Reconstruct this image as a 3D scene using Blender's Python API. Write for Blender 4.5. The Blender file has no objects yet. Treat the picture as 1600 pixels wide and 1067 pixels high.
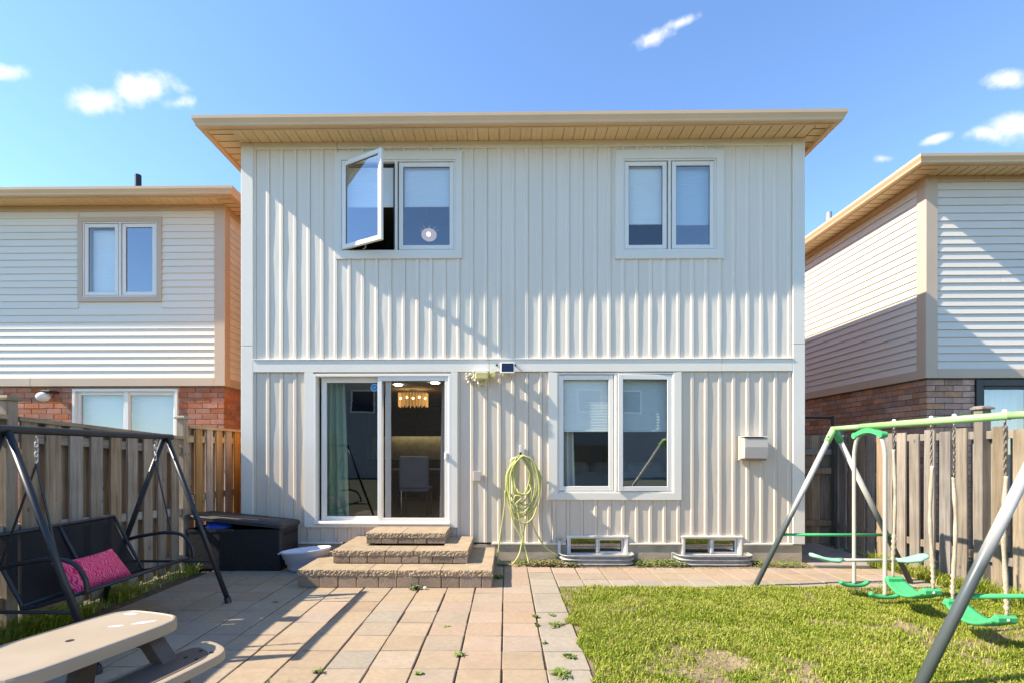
import bpy, bmesh, math, random
import numpy as np
from mathutils import Vector, Matrix, Quaternion
R = math.radians
rnd = random.Random(7)
C = bpy.context.scene.collection
sc = bpy.context.scene

# ---------------------------------------------------------------- camera
cam_d = bpy.data.cameras.new('camera'); cam = bpy.data.objects.new('camera', cam_d); C.objects.link(cam)
cam.location = (0, 0, 1.52); cam.rotation_euler = (R(90), 0, R(0.8))
cam_d.sensor_width = 36; cam_d.lens = 36 * 750 / 1600
cam_d.shift_x = 0.0125; cam_d.shift_y = (707 - 533.5) / 1600
cam_d.clip_start = 0.05; cam_d.clip_end = 2000
sc.camera = cam

# ---------------------------------------------------------------- light, sky, exposure
SUN = Vector((2.59, 0.45, -2.29)).normalized()          # direction the light travels
sun_d = bpy.data.lights.new('sun', 'SUN'); sun_d.energy = 3.7; sun_d.angle = R(0.55); sun_d.color = (1.0, 0.90, 0.75)
sun = bpy.data.objects.new('sun', sun_d); C.objects.link(sun)
sun.rotation_euler = SUN.to_track_quat('-Z', 'Y').to_euler(); sun.location = (-20, -4, 20)
sc.view_settings.view_transform = 'Standard'; sc.view_settings.look = 'None'
sc.view_settings.exposure = 1.42; sc.view_settings.gamma = 1.0
world = bpy.data.worlds.new('World'); sc.world = world; world.use_nodes = True
wn = world.node_tree; wn.nodes.clear()
def W(t, **k):
    n = wn.nodes.new(t)
    for a, b in k.items(): setattr(n, a, b)
    return n
def wmath(op, a, b=None, c=None):
    n = W('ShaderNodeMath', operation=op)
    for i, v in enumerate((a, b, c)):
        if v is None: continue
        if isinstance(v, (int, float)): n.inputs[i].default_value = v
        else: wn.links.new(v, n.inputs[i])
    return n.outputs[0]
sky = W('ShaderNodeTexSky', sky_type='NISHITA'); sky.sun_disc = False
sky.sun_elevation = math.asin(-SUN.z); sky.sun_rotation = math.atan2(-SUN.x, -SUN.y)
sky.air_density = 1.0; sky.dust_density = 0.0; sky.ozone_density = 3.0; sky.altitude = 200
tc = W('ShaderNodeTexCoord')
def wdot(v):
    n = W('ShaderNodeVectorMath', operation='DOT_PRODUCT'); wn.links.new(tc.outputs['Generated'], n.inputs[0]); n.inputs[1].default_value = v
    return n.outputs['Value']
nz = W('ShaderNodeTexNoise'); nz.inputs['Scale'].default_value = 24; nz.inputs['Detail'].default_value = 7; nz.inputs['Roughness'].default_value = 0.58
wn.links.new(tc.outputs['Generated'], nz.inputs['Vector'])
# small fair-weather clouds: direction (x, y, z), half width, half height, tilt, density
CLOUDS = [((-0.565, 0.663, 0.491), 0.0414, 0.0234, 0, 1.0), ((-0.52, 0.679, 0.519), 0.0540, 0.0234, 0, 1.05), ((-0.488, 0.704, 0.516), 0.0360, 0.0144, 0, 0.9), ((-0.638, 0.601, 0.482), 0.0450, 0.0144, 0, 0.95), ((0.227, 0.739, 0.635), 0.0342, 0.0144, 0.5, 0.95), ((0.26, 0.721, 0.642), 0.0360, 0.0108, 0.3, 0.85), ((0.633, 0.615, 0.47), 0.0270, 0.0135, 0, 1), ((0.636, 0.645, 0.423), 0.0324, 0.0153, 0, 0.95), ((0.657, 0.626, 0.421), 0.0405, 0.0216, 0, 1.1), ((0.598, 0.673, 0.435), 0.0234, 0.0081, 0.3, 0.85), ((0.553, 0.713, 0.431), 0.0180, 0.0099, 0.1, 0.85),
          ((-0.80, -0.35, 0.45), .06, .03, 0, .9), ((-0.2, -0.8, 0.5), .07, .03, .2, .9), ((0.85, -0.2, 0.4), .06, .03, .1, .9)]
field = None
for d, a, b, tilt, den in CLOUDS:
    d = Vector(d).normalized(); hx = Vector((1, 0, 0)) if abs(d.y) > .5 else Vector((d.y, -d.x, 0)).normalized()
    pu = (hx - d * hx.dot(d)); pv = (Vector((0, 0, 1)) - d * d.z)
    pu, pv = pu * math.cos(tilt) + pv * math.sin(tilt), pv * math.cos(tilt) - pu * math.sin(tilt)
    ur = pv.cross(d); ur = ur * (pu.length / ur.dot(pu)); vr = d.cross(pu); vr = vr * (pv.length / vr.dot(pv))
    u = wmath('DIVIDE', wdot(ur), a); v = wmath('DIVIDE', wdot(vr), b)
    r2 = wmath('ADD', wmath('MULTIPLY', u, u), wmath('MULTIPLY', v, v))
    front = wmath('GREATER_THAN', wdot(d), 0.5)
    f = wmath('MULTIPLY', wmath('SUBTRACT', den, wmath('SQRT', r2)), 1.0)
    f = wmath('SUBTRACT', f, wmath('MULTIPLY', wmath('SUBTRACT', 1.0, front), 50.0))
    field = f if field is None else wmath('MAXIMUM', field, f)
fz = wmath('ADD', field, wmath('MULTIPLY', wmath('SUBTRACT', nz.outputs['Fac'], 0.5), 2.2))
mr = W('ShaderNodeMapRange', interpolation_type='SMOOTHSTEP'); mr.inputs['From Min'].default_value = 0.0; mr.inputs['From Max'].default_value = 1.0
wn.links.new(fz, mr.inputs['Value'])
cl = wmath('MULTIPLY', mr.outputs['Result'], 0.92)
mx = W('ShaderNodeMix', data_type='RGBA'); wn.links.new(cl, mx.inputs[0]); tint = W('ShaderNodeMix', data_type='RGBA', blend_type='MULTIPLY'); tint.inputs[0].default_value = 1; wn.links.new(sky.outputs[0], tint.inputs[6]); tint.inputs[7].default_value = (.85, .935, 1.03, 1); wn.links.new(tint.outputs[2], mx.inputs[6])
mx.inputs[7].default_value = (3.6, 3.65, 3.8, 1)
bgw = W('ShaderNodeBackground'); bgw.inputs['Strength'].default_value = 0.13; wn.links.new(mx.outputs[2], bgw.inputs['Color'])
wo = W('ShaderNodeOutputWorld'); wn.links.new(bgw.outputs[0], wo.inputs['Surface'])
sc.cycles.max_bounces = 7; sc.cycles.diffuse_bounces = 4; sc.cycles.transparent_max_bounces = 12; sc.cycles.glossy_bounces = 3
sc.cycles.caustics_reflective = False; sc.cycles.caustics_refractive = False

# ---------------------------------------------------------------- materials
def nt(name):
    m = bpy.data.materials.new(name); m.use_nodes = True
    t = m.node_tree; t.nodes.clear()
    o = t.nodes.new('ShaderNodeOutputMaterial'); return m, t, o
def mat(name, c1, c2=None, rough=0.6, scale=(6, 6, 6), detail=5, var=0.0, hue=0.0, bump=0.0, bscale=60, spec=0.4, metal=0.0,
        c3=None, scale3=1.5, amt3=0.5, ramp=(0.35, 0.65), bdist=0.01):
    m, t, o = nt(name); N = t.nodes.new; L = t.links.new
    p = N('ShaderNodeBsdfPrincipled'); L(p.outputs[0], o.inputs['Surface'])
    p.inputs['Roughness'].default_value = rough; p.inputs['Specular IOR Level'].default_value = spec; p.inputs['Metallic'].default_value = metal
    tcn = N('ShaderNodeTexCoord'); oi = N('ShaderNodeObjectInfo')
    mul = N('ShaderNodeMath'); mul.operation = 'MULTIPLY'; L(oi.outputs['Random'], mul.inputs[0]); mul.inputs[1].default_value = 53.0
    add = N('ShaderNodeVectorMath'); add.operation = 'ADD'; L(tcn.outputs['Object'], add.inputs[0]); L(mul.outputs[0], add.inputs[1])
    mp = N('ShaderNodeMapping'); mp.inputs['Scale'].default_value = scale; L(add.outputs[0], mp.inputs['Vector'])
    n1 = N('ShaderNodeTexNoise'); n1.inputs['Scale'].default_value = 1; n1.inputs['Detail'].default_value = detail; L(mp.outputs[0], n1.inputs['Vector'])
    col = None
    mixn = N('ShaderNodeMix'); mixn.data_type = 'RGBA'
    mixn.inputs[6].default_value = (*c1, 1); mixn.inputs[7].default_value = (*(c2 or [x * .9 for x in c1]), 1)
    r = N('ShaderNodeMapRange'); r.inputs['From Min'].default_value = ramp[0]; r.inputs['From Max'].default_value = ramp[1]
    L(n1.outputs['Fac'], r.inputs['Value']); L(r.outputs[0], mixn.inputs[0]); col = mixn.outputs[2]
    if c3:
        n3 = N('ShaderNodeTexNoise'); n3.inputs['Scale'].default_value = scale3; n3.inputs['Detail'].default_value = 4; L(add.outputs[0], n3.inputs['Vector'])
        r3 = N('ShaderNodeMapRange'); r3.inputs['From Min'].default_value = .5; r3.inputs['From Max'].default_value = .72; r3.inputs['To Max'].default_value = amt3
        L(n3.outputs['Fac'], r3.inputs['Value'])
        m3 = N('ShaderNodeMix'); m3.data_type = 'RGBA'; L(r3.outputs[0], m3.inputs[0]); L(col, m3.inputs[6]); m3.inputs[7].default_value = (*c3, 1); col = m3.outputs[2]
    if var or hue:
        hs = N('ShaderNodeHueSaturation')
        rv = N('ShaderNodeMapRange'); rv.inputs['To Min'].default_value = 1 - var; rv.inputs['To Max'].default_value = 1 + var; L(oi.outputs['Random'], rv.inputs['Value'])
        L(rv.outputs[0], hs.inputs['Value'])
        wn_ = N('ShaderNodeTexWhiteNoise'); wn_.noise_dimensions = '1D'; L(oi.outputs['Random'], wn_.inputs['W'])
        rh = N('ShaderNodeMapRange'); rh.inputs['To Min'].default_value = 1 - hue * 8; rh.inputs['To Max'].default_value = 1 + hue * 4; L(wn_.outputs['Value'], rh.inputs['Value'])
        L(rh.outputs[0], hs.inputs['Saturation']); L(col, hs.inputs['Color']); col = hs.outputs[0]
    L(col, p.inputs['Base Color'])
    if bump:
        n2 = N('ShaderNodeTexNoise'); n2.inputs['Scale'].default_value = bscale; n2.inputs['Detail'].default_value = 4; L(add.outputs[0], n2.inputs['Vector'])
        b = N('ShaderNodeBump'); b.inputs['Strength'].default_value = bump; b.inputs['Distance'].default_value = bdist; L(n2.outputs['Fac'], b.inputs['Height']); L(b.outputs[0], p.inputs['Normal'])
    return m
def mat_wood(name, ca, cb, cc, grain='Z', var=.18):
    m, t, o = nt(name); N = t.nodes.new; L = t.links.new
    p = N('ShaderNodeBsdfPrincipled'); L(p.outputs[0], o.inputs['Surface']); p.inputs['Roughness'].default_value = .8; p.inputs['Specular IOR Level'].default_value = .2
    tcn = N('ShaderNodeTexCoord'); oi = N('ShaderNodeObjectInfo')
    mul = N('ShaderNodeMath'); mul.operation = 'MULTIPLY'; L(oi.outputs['Random'], mul.inputs[0]); mul.inputs[1].default_value = 91
    add = N('ShaderNodeVectorMath'); add.operation = 'ADD'; L(tcn.outputs['Object'], add.inputs[0]); L(mul.outputs[0], add.inputs[1])
    s1 = {'Z': (34, 34, 1.6), 'Y': (34, 1.6, 34), 'X': (1.6, 34, 34)}[grain]
    mp = N('ShaderNodeMapping'); mp.inputs['Scale'].default_value = s1; L(add.outputs[0], mp.inputs['Vector'])
    n1 = N('ShaderNodeTexNoise'); n1.inputs['Scale'].default_value = 1; n1.inputs['Detail'].default_value = 6; n1.inputs['Roughness'].default_value = .65; n1.inputs['Distortion'].default_value = .4; L(mp.outputs[0], n1.inputs['Vector'])
    rp = N('ShaderNodeValToRGB'); e = rp.color_ramp.elements
    e[0].position = .28; e[0].color = (*cc, 1); e[1].position = .72; e[1].color = (*cb, 1); k = e.new(.5); k.color = (*ca, 1)
    L(n1.outputs['Fac'], rp.inputs['Fac'])
    n3 = N('ShaderNodeTexNoise'); n3.inputs['Scale'].default_value = 2.2; n3.inputs['Detail'].default_value = 3; L(add.outputs[0], n3.inputs['Vector'])
    r3 = N('ShaderNodeMapRange'); r3.inputs['From Min'].default_value = .35; r3.inputs['From Max'].default_value = .7; r3.inputs['To Min'].default_value = .8; r3.inputs['To Max'].default_value = 1.15; L(n3.outputs['Fac'], r3.inputs['Value'])
    rv = N('ShaderNodeMapRange'); rv.inputs['To Min'].default_value = 1 - var; rv.inputs['To Max'].default_value = 1 + var; L(oi.outputs['Random'], rv.inputs['Value'])
    mm = N('ShaderNodeMath'); mm.operation = 'MULTIPLY'; L(r3.outputs[0], mm.inputs[0]); L(rv.outputs[0], mm.inputs[1])
    hs = N('ShaderNodeHueSaturation'); L(mm.outputs[0], hs.inputs['Value']); L(rp.outputs[0], hs.inputs['Color'])
    wn_ = N('ShaderNodeTexWhiteNoise'); wn_.noise_dimensions = '1D'; L(oi.outputs['Random'], wn_.inputs['W'])
    rs = N('ShaderNodeMapRange'); rs.inputs['To Min'].default_value = .55; rs.inputs['To Max'].default_value = 1.25; L(wn_.outputs['Value'], rs.inputs['Value']); L(rs.outputs[0], hs.inputs['Saturation'])
    # knots
    vo = N('ShaderNodeTexVoronoi'); vo.inputs['Scale'].default_value = 1
    mk = N('ShaderNodeMapping'); mk.inputs['Scale'].default_value = {'Z': (6, 6, 3.2), 'Y': (6, 3.2, 6), 'X': (3.2, 6, 6)}[grain]; L(add.outputs[0], mk.inputs['Vector']); L(mk.outputs[0], vo.inputs['Vector'])
    kr = N('ShaderNodeMapRange'); kr.inputs['From Min'].default_value = .055; kr.inputs['From Max'].default_value = .10; kr.inputs['To Min'].default_value = .65; kr.inputs['To Max'].default_value = 0; L(vo.outputs['Distance'], kr.inputs['Value'])
    mk2 = N('ShaderNodeMix'); mk2.data_type = 'RGBA'; L(kr.outputs[0], mk2.inputs[0]); L(hs.outputs[0], mk2.inputs[6]); mk2.inputs[7].default_value = (cc[0] * .4, cc[1] * .35, cc[2] * .3, 1)
    L(mk2.outputs[2], p.inputs['Base Color'])
    b = N('ShaderNodeBump'); b.inputs['Strength'].default_value = .5; b.inputs['Distance'].default_value = .004; L(n1.outputs['Fac'], b.inputs['Height']); L(b.outputs[0], p.inputs['Normal'])
    return m
def mat_glass(name, tint=(.9, .95, .93), base=.10, k=1.0):
    m, t, o = nt(name); N = t.nodes.new; L = t.links.new
    tr = N('ShaderNodeBsdfTransparent'); tr.inputs[0].default_value = (*tint, 1)
    gl = N('ShaderNodeBsdfGlossy'); gl.inputs['Roughness'].default_value = 0.004; gl.inputs['Color'].default_value = (.95, .98, 1, 1)
    fr = N('ShaderNodeFresnel'); gb_ = N('ShaderNodeNewGeometry'); io = N('ShaderNodeMapRange'); io.inputs['To Min'].default_value = 1.5; io.inputs['To Max'].default_value = 1 / 1.5; L(gb_.outputs['Backfacing'], io.inputs['Value']); L(io.outputs[0], fr.inputs['IOR'])
    ma = N('ShaderNodeMath'); ma.operation = 'MULTIPLY_ADD'; L(fr.outputs[0], ma.inputs[0]); ma.inputs[1].default_value = k; ma.inputs[2].default_value = base; ma.use_clamp = True
    tcn = N('ShaderNodeTexCoord'); nn = N('ShaderNodeTexNoise'); nn.inputs['Scale'].default_value = 1.3; L(tcn.outputs['Object'], nn.inputs['Vector'])
    bp = N('ShaderNodeBump'); bp.inputs['Strength'].default_value = .05; bp.inputs['Distance'].default_value = .02; L(nn.outputs['Fac'], bp.inputs['Height']); L(bp.outputs[0], gl.inputs['Normal'])
    mx = N('ShaderNodeMixShader'); L(ma.outputs[0], mx.inputs[0]); L(tr.outputs[0], mx.inputs[1]); L(gl.outputs[0], mx.inputs[2]); L(mx.outputs[0], o.inputs['Surface'])
    return m
def mat_emit(name, c, s):
    m, t, o = nt(name); e = t.nodes.new('ShaderNodeEmission'); e.inputs[0].default_value = (*c, 1); e.inputs[1].default_value = s
    t.links.new(e.outputs[0], o.inputs['Surface']); return m
def mat_veil(name, c, op, rough=.9):
    m, t, o = nt(name); N = t.nodes.new; L = t.links.new
    tr = N('ShaderNodeBsdfTransparent'); d = N('ShaderNodeBsdfDiffuse'); d.inputs[0].default_value = (*c, 1)
    tl = N('ShaderNodeBsdfTranslucent'); tl.inputs[0].default_value = (*c, 1); a = N('ShaderNodeMixShader'); a.inputs[0].default_value = .3; L(d.outputs[0], a.inputs[1]); L(tl.outputs[0], a.inputs[2])
    mx = N('ShaderNodeMixShader'); mx.inputs[0].default_value = op; L(tr.outputs[0], mx.inputs[1]); L(a.outputs[0], mx.inputs[2]); L(mx.outputs[0], o.inputs['Surface']); return m

M = {}
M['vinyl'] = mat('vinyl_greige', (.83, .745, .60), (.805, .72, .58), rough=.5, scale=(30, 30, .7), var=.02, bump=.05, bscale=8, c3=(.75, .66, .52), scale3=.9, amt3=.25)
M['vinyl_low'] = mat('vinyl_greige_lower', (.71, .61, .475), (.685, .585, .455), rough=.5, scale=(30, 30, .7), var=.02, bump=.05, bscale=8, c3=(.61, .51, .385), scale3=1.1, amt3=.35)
M['trim'] = mat('trim_offwhite', (.83, .775, .65), (.805, .75, .63), rough=.45, scale=(2, 2, 2), bump=.03, bscale=10)
M['upvc'] = mat('window_white', (.87, .825, .73), (.84, .795, .70), rough=.35, scale=(3, 3, 3))
M['tan'] = mat('aluminium_tan', (.80, .555, .325), (.77, .53, .31), rough=.42, scale=(2, 2, 2), c3=(.68, .47, .28), scale3=1.2, amt3=.3)
M['soffit'] = mat('soffit_tan', (.90, .65, .37), (.87, .625, .355), rough=.5, scale=(3, 3, 3), var=.03)
M['creamlap'] = mat('lap_cream', (.84, .77, .635), (.815, .75, .615), rough=.5, scale=(.6, 30, 30), var=.03, bump=.04, bscale=9)
M['whitelap'] = mat('lap_white', (.77, .70, .585), (.75, .68, .57), rough=.5, scale=(.6, 30, 30), var=.03, bump=.04, bscale=9)
M['tantrim'] = mat('trim_tan', (.62, .475, .33), (.60, .455, .315), rough=.5, scale=(2, 2, 2))
M['brick_red'] = mat('brick_red', (.50, .185, .09), (.40, .14, .07), rough=.85, scale=(14, 14, 14), var=.22, hue=.02, bump=.4, bscale=70, c3=(.42, .27, .17), scale3=5, amt3=.5)
M['brick_brown'] = mat('brick_brown', (.56, .31, .185), (.45, .245, .15), rough=.88, scale=(14, 14, 14), var=.3, hue=.03, bump=.45, bscale=70, c3=(.30, .19, .14), scale3=6, amt3=.6)
M['side_brick'] = mat('side_brick', (.55, .30, .16), (.46, .24, .12), rough=.85, scale=(9, 9, 20), bump=.3, bscale=40)
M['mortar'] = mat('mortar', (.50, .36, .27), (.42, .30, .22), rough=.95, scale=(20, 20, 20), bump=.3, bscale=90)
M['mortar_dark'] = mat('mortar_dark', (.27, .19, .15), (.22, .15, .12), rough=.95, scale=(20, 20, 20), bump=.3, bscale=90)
M['concrete'] = mat('foundation_concrete', (.56, .45, .31), (.44, .35, .24), rough=.9, scale=(4, 4, 9), bump=.35, bscale=40, c3=(.32, .26, .18), scale3=3, amt3=.6)
M['shingle'] = mat('shingle', (.05, .048, .046), (.03, .03, .03), rough=.9, scale=(12, 12, 12), bump=.4, bscale=50)
M['wood'] = mat_wood('fence_weathered', (.33, .255, .178), (.43, .34, .245), (.195, .145, .098))
M['wood_y'] = mat_wood('fence_rail_weathered', (.36, .28, .185), (.46, .36, .24), (.22, .16, .10), grain='Y')
M['wood_x'] = mat_wood('fence_rail_return', (.45, .31, .17), (.55, .40, .24), (.26, .17, .09), grain='X')
M['wood_warm'] = mat_wood('fence_bounce_tint', (.48, .30, .145), (.58, .40, .22), (.28, .165, .08))  # orange bounce off the sunlit house side mixed into the board colour
M['wood_pale'] = mat_wood('fence_sunbleached', (.28, .228, .168), (.35, .295, .225), (.175, .135, .097), var=.14)
M['wood_gate'] = mat_wood('gate_weathered', (.31, .24, .17), (.40, .31, .22), (.18, .135, .095))
M['slab'] = mat('patio_slab', (.395, .297, .195), (.345, .258, .168), rough=.85, scale=(26, 26, 26), detail=9, var=.06, hue=.015, bump=.25, bscale=130, c3=(.30, .23, .155), scale3=3.5, amt3=.6)
M['slab_pink'] = mat('patio_slab_pink', (.40, .29, .197), (.355, .254, .172), rough=.85, scale=(26, 26, 26), detail=9, var=.08, hue=.02, bump=.25, bscale=130, c3=(.31, .225, .155), scale3=3.5, amt3=.55)
M['slab_grey'] = mat('patio_slab_grey', (.365, .305, .225), (.315, .262, .195), rough=.88, scale=(26, 26, 26), detail=9, var=.08, bump=.28, bscale=130, c3=(.26, .225, .175), scale3=3.0, amt3=.5)
M['joint'] = mat('joint_sand', (.17, .115, .065), (.10, .07, .04), rough=1, scale=(18, 18, 18), bump=.5, bscale=120)
M['capstone'] = mat('step_cap', (.41, .31, .195), (.35, .26, .165), rough=.9, scale=(10, 10, 10), var=.07, bump=.5, bscale=75, c3=(.26, .19, .12), scale3=9, amt3=.45)
M['stepblock'] = mat('step_block', (.35, .26, .175), (.29, .21, .14), rough=.9, scale=(8, 8, 8), var=.16, hue=.02, bump=.5, bscale=60, c3=(.26, .22, .175), scale3=5, amt3=.5)
M['soil'] = mat('lawn_soil', (.24, .175, .10), (.17, .13, .07), rough=1, scale=(9, 9, 9), bump=.6, bscale=70, c3=(.40, .29, .18), scale3=1.6, amt3=.8)
M['ground'] = mat('ground_soil', (.12, .11, .06), (.09, .09, .045), rough=1, scale=(2, 2, 2), bump=.4, bscale=30)
M['slabconcrete'] = mat('side_path_concrete', (.38, .33, .27), (.31, .27, .22), rough=.9, scale=(4, 4, 4), bump=.25, bscale=50)
M['black_metal'] = mat('black_powdercoat', (.024, .026, .030), (.020, .022, .026), rough=.38, scale=(4, 4, 4), spec=.5)
M['black_plastic'] = mat('charcoal_resin', (.022, .021, .021), (.016, .016, .017), rough=.55, scale=(90, 90, 22), detail=1, bump=.6, bscale=34, bdist=.006)
M['lid_plastic'] = mat('charcoal_resin_lid', (.050, .044, .040), (.040, .036, .033), rough=.5, scale=(5, 5, 5), bump=.15, bscale=60)
M['blue'] = mat('blue_ball', (.02, .09, .62), (.02, .075, .5), rough=.35, scale=(3, 3, 3))
M['basin'] = mat('basin_plastic', (.66, .68, .74), (.62, .64, .70), rough=.4, scale=(3, 3, 3))
M['beige'] = mat('table_beige', (.385, .305, .215), (.36, .285, .20), rough=.55, scale=(4, 4, 4), bump=.12, bscale=180, c3=(.43, .355, .265), scale3=3, amt3=.5)
M['brown_plastic'] = mat('table_brown', (.12, .088, .068), (.10, .074, .058), rough=.5, scale=(4, 4, 4), bump=.1, bscale=120)
M['hole'] = mat('dark_slot', (.012, .010, .009), rough=.8)
M['green'] = mat('swing_green', (.08, .46, .17), (.07, .42, .155), rough=.35, scale=(4, 4, 4))
M['lime'] = mat('beam_lime', (.36, .60, .24), (.33, .56, .22), rough=.4, scale=(4, 4, 4))
M['mint'] = mat('glider_mint', (.34, .62, .45), (.31, .57, .41), rough=.45, scale=(4, 4, 4))
M['white_tube'] = mat('white_tube', (.52, .48, .40), (.48, .45, .375), rough=.4, scale=(4, 4, 4))
M['sleeve'] = mat('foam_sleeve', (.52, .45, .34), (.40, .32, .21), rough=.8, scale=(30, 30, 12), bump=.5, bscale=90)
M['chain'] = mat('rusty_chain', (.20, .16, .12), (.30, .26, .22), rough=.5, metal=.6, scale=(40, 40, 40))
M['steel'] = mat('galvanised', (.52, .50, .46), (.38, .37, .34), rough=.5, metal=.35, scale=(14, 14, 14))
M['hose'] = mat('hose_lime', (.55, .56, .18), (.50, .51, .165), rough=.45, scale=(6, 6, 6))
M['cream_plastic'] = mat('yellowed_plastic', (.62, .55, .24), (.56, .49, .20), rough=.4, scale=(6, 6, 6))
M['white_plastic'] = mat('white_plastic', (.80, .78, .72), (.76, .74, .68), rough=.4, scale=(6, 6, 6))
M['caulk'] = mat('old_caulk', (.82, .79, .68), (.70, .62, .42), rough=.8, scale=(30, 30, 30), bump=.7, bscale=70)
M['solar'] = mat('solar_cell', (.014, .02, .05), (.01, .016, .04), rough=.35, scale=(60, 2, 2), spec=.25)
M['vent'] = mat('vent_greige', (.53, .47, .395), (.50, .445, .375), rough=.45, scale=(4, 4, 4))
M['glass'] = mat_glass('window_glass', (.80, .90, .92), .22, 1.0); M['glass_clear'] = mat_glass('clear_window_glass', (.95, 1.0, .99), .08, 1.0)
M['glass_mid'] = mat_glass('mid_window_glass', (.95, 1.0, .99), .15, 1.0)
M['glass_green'] = mat_glass('door_glass', (.55, .70, .60), .10, 1.0)
M['glass_open'] = mat_glass('open_sash_glass', (.82, .90, .90), .22, 1.0)
M['screen'] = mat_veil('insect_screen', (.07, .062, .05), .30)
M['shade_cloth'] = mat('cellular_shade_cloth', (.86, .87, .83), (.83, .84, .80), rough=.9, scale=(3, 3, 3))
M['curtain'] = mat('curtain_cloth', (.62, .62, .56), (.54, .55, .50), rough=.9, scale=(30, 3, 2))
M['curtain_grey'] = mat('curtain_grey', (.42, .41, .40), (.34, .34, .33), rough=.9, scale=(30, 3, 2))
M['room'] = mat('room_paint', (.36, .33, .28), (.34, .31, .265), rough=.8, scale=(1, 1, 1))
M['room_floor'] = mat('room_floor', (.16, .10, .06), (.12, .075, .045), rough=.4, scale=(2, 20, 2))
M['ceiling'] = mat('room_ceiling', (.62, .60, .56), rough=.9)
M['cabinet'] = mat('dark_cabinet', (.075, .052, .036), (.055, .038, .027), rough=.4, scale=(4, 4, 20))
M['splash'] = mat('backsplash', (.62, .56, .36), (.48, .43, .28), rough=.3, scale=(9, 9, 9))
M['counter'] = mat('counter_dark', (.05, .045, .042), rough=.25)
M['chair'] = mat('chair_grey', (.35, .34, .35), (.31, .30, .31), rough=.8, scale=(4, 4, 4))
M['sofa'] = mat('sofa_grey', (.50, .48, .44), (.45, .43, .40), rough=.9, scale=(6, 6, 6))
M['chrome'] = mat('chrome', (.7, .7, .7), rough=.2, metal=1)
M['glow'] = mat_emit('lamp_glow', (1.0, .60, .22), 9); M['down'] = mat_emit('downlight_glow', (1.0, .93, .82), 14); M['bulb_or_highlight'] = mat_emit('ceiling_bulb', (1.0, .80, .72), .17)
M['gold'] = mat_emit('crystal_gold', (1.0, .50, .13), .42)
M['pipe_dark'] = mat('pipe_dark', (.03, .032, .036), rough=.6)
M['black_frame'] = mat('black_frame', (.035, .035, .035), rough=.4)
M['leaf'] = mat('weed_leaf', (.20, .25, .05), (.14, .18, .035), rough=.6, scale=(14, 14, 14), var=.2)
M['drytwig'] = mat('dry_leaf', (.34, .23, .12), (.22, .15, .08), rough=.8, scale=(14, 14, 14), var=.2)
M['stickerblue'] = mat('sticker_blue', (.03, .22, .50), (.03, .20, .46), rough=.4)
M['stickerlight'] = mat('sticker_light', (.45, .68, .80), rough=.4)
M['grey_house'] = mat('far_siding', (.40, .385, .36), (.37, .355, .335), rough=.6, scale=(.5, .5, 12))
M['stain'] = mat('paint_mark', (.62, .66, .68), (.56, .60, .62), rough=.6)
M['pebble'] = mat('pebble_white', (.75, .73, .70), rough=.8)

# leg colour: white above, blending by height into slate towards the feet
m, t, o = nt('leg_height_blend'); N = t.nodes.new; L = t.links.new
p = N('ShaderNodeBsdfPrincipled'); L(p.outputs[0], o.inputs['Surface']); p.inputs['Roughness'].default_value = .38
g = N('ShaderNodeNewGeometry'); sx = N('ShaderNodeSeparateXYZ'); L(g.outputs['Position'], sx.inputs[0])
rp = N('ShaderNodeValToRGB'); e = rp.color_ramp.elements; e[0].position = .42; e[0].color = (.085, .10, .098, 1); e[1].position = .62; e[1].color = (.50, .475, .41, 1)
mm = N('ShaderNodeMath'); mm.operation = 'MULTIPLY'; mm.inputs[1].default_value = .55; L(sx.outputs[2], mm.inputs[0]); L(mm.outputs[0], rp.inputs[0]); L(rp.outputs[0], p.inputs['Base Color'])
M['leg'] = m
# pink pillow with light wavy lines
m, t, o = nt('pillow_pink'); N = t.nodes.new; L = t.links.new
p = N('ShaderNodeBsdfPrincipled'); L(p.outputs[0], o.inputs['Surface']); p.inputs['Roughness'].default_value = .85
tcn = N('ShaderNodeTexCoord'); wv = N('ShaderNodeTexWave'); wv.wave_type = 'BANDS'; wv.inputs['Scale'].default_value = 15; wv.inputs['Distortion'].default_value = 13; wv.inputs['Detail'].default_value = 1.2; wv.inputs['Detail Scale'].default_value = 1.1
L(tcn.outputs['Object'], wv.inputs['Vector'])
rp = N('ShaderNodeValToRGB'); e = rp.color_ramp.elements; e[0].position = .42; e[0].color = (.84, .008, .085, 1); e[1].position = .56; e[1].color = (.88, .16, .26, 1); L(wv.outputs['Fac'], rp.inputs[0]); L(rp.outputs[0], p.inputs['Base Color'])
M['pillow'] = m
# mesh sling: dark woven fabric that lets a little light through
M['sling'] = mat_veil('sling_mesh', (.036, .036, .038), .92)
# grass blades
m, t, o = nt('grass_blades'); N = t.nodes.new; L = t.links.new
p = N('ShaderNodeBsdfPrincipled'); p.inputs['Roughness'].default_value = .55; p.inputs['Specular IOR Level'].default_value = .25
g = N('ShaderNodeNewGeometry'); rp = N('ShaderNodeValToRGB'); e = rp.color_ramp.elements
e[0].position = 0; e[0].color = (.17, .23, .018, 1); e[1].position = 1; e[1].color = (.50, .44, .14, 1)
k = e.new(.35); k.color = (.29, .36, .03, 1); k = e.new(.72); k.color = (.43, .48, .05, 1); k = e.new(.9); k.color = (.58, .52, .17, 1)
tcn = N('ShaderNodeTexCoord'); n1 = N('ShaderNodeTexNoise'); n1.inputs['Scale'].default_value = 2.6; n1.inputs['Detail'].default_value = 4; L(tcn.outputs['Object'], n1.inputs['Vector'])
ad = N('ShaderNodeMath'); ad.operation = 'MULTIPLY_ADD'; L(n1.outputs['Fac'], ad.inputs[0]); ad.inputs[1].default_value = 1.3; ad.inputs[2].default_value = -.65
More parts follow.
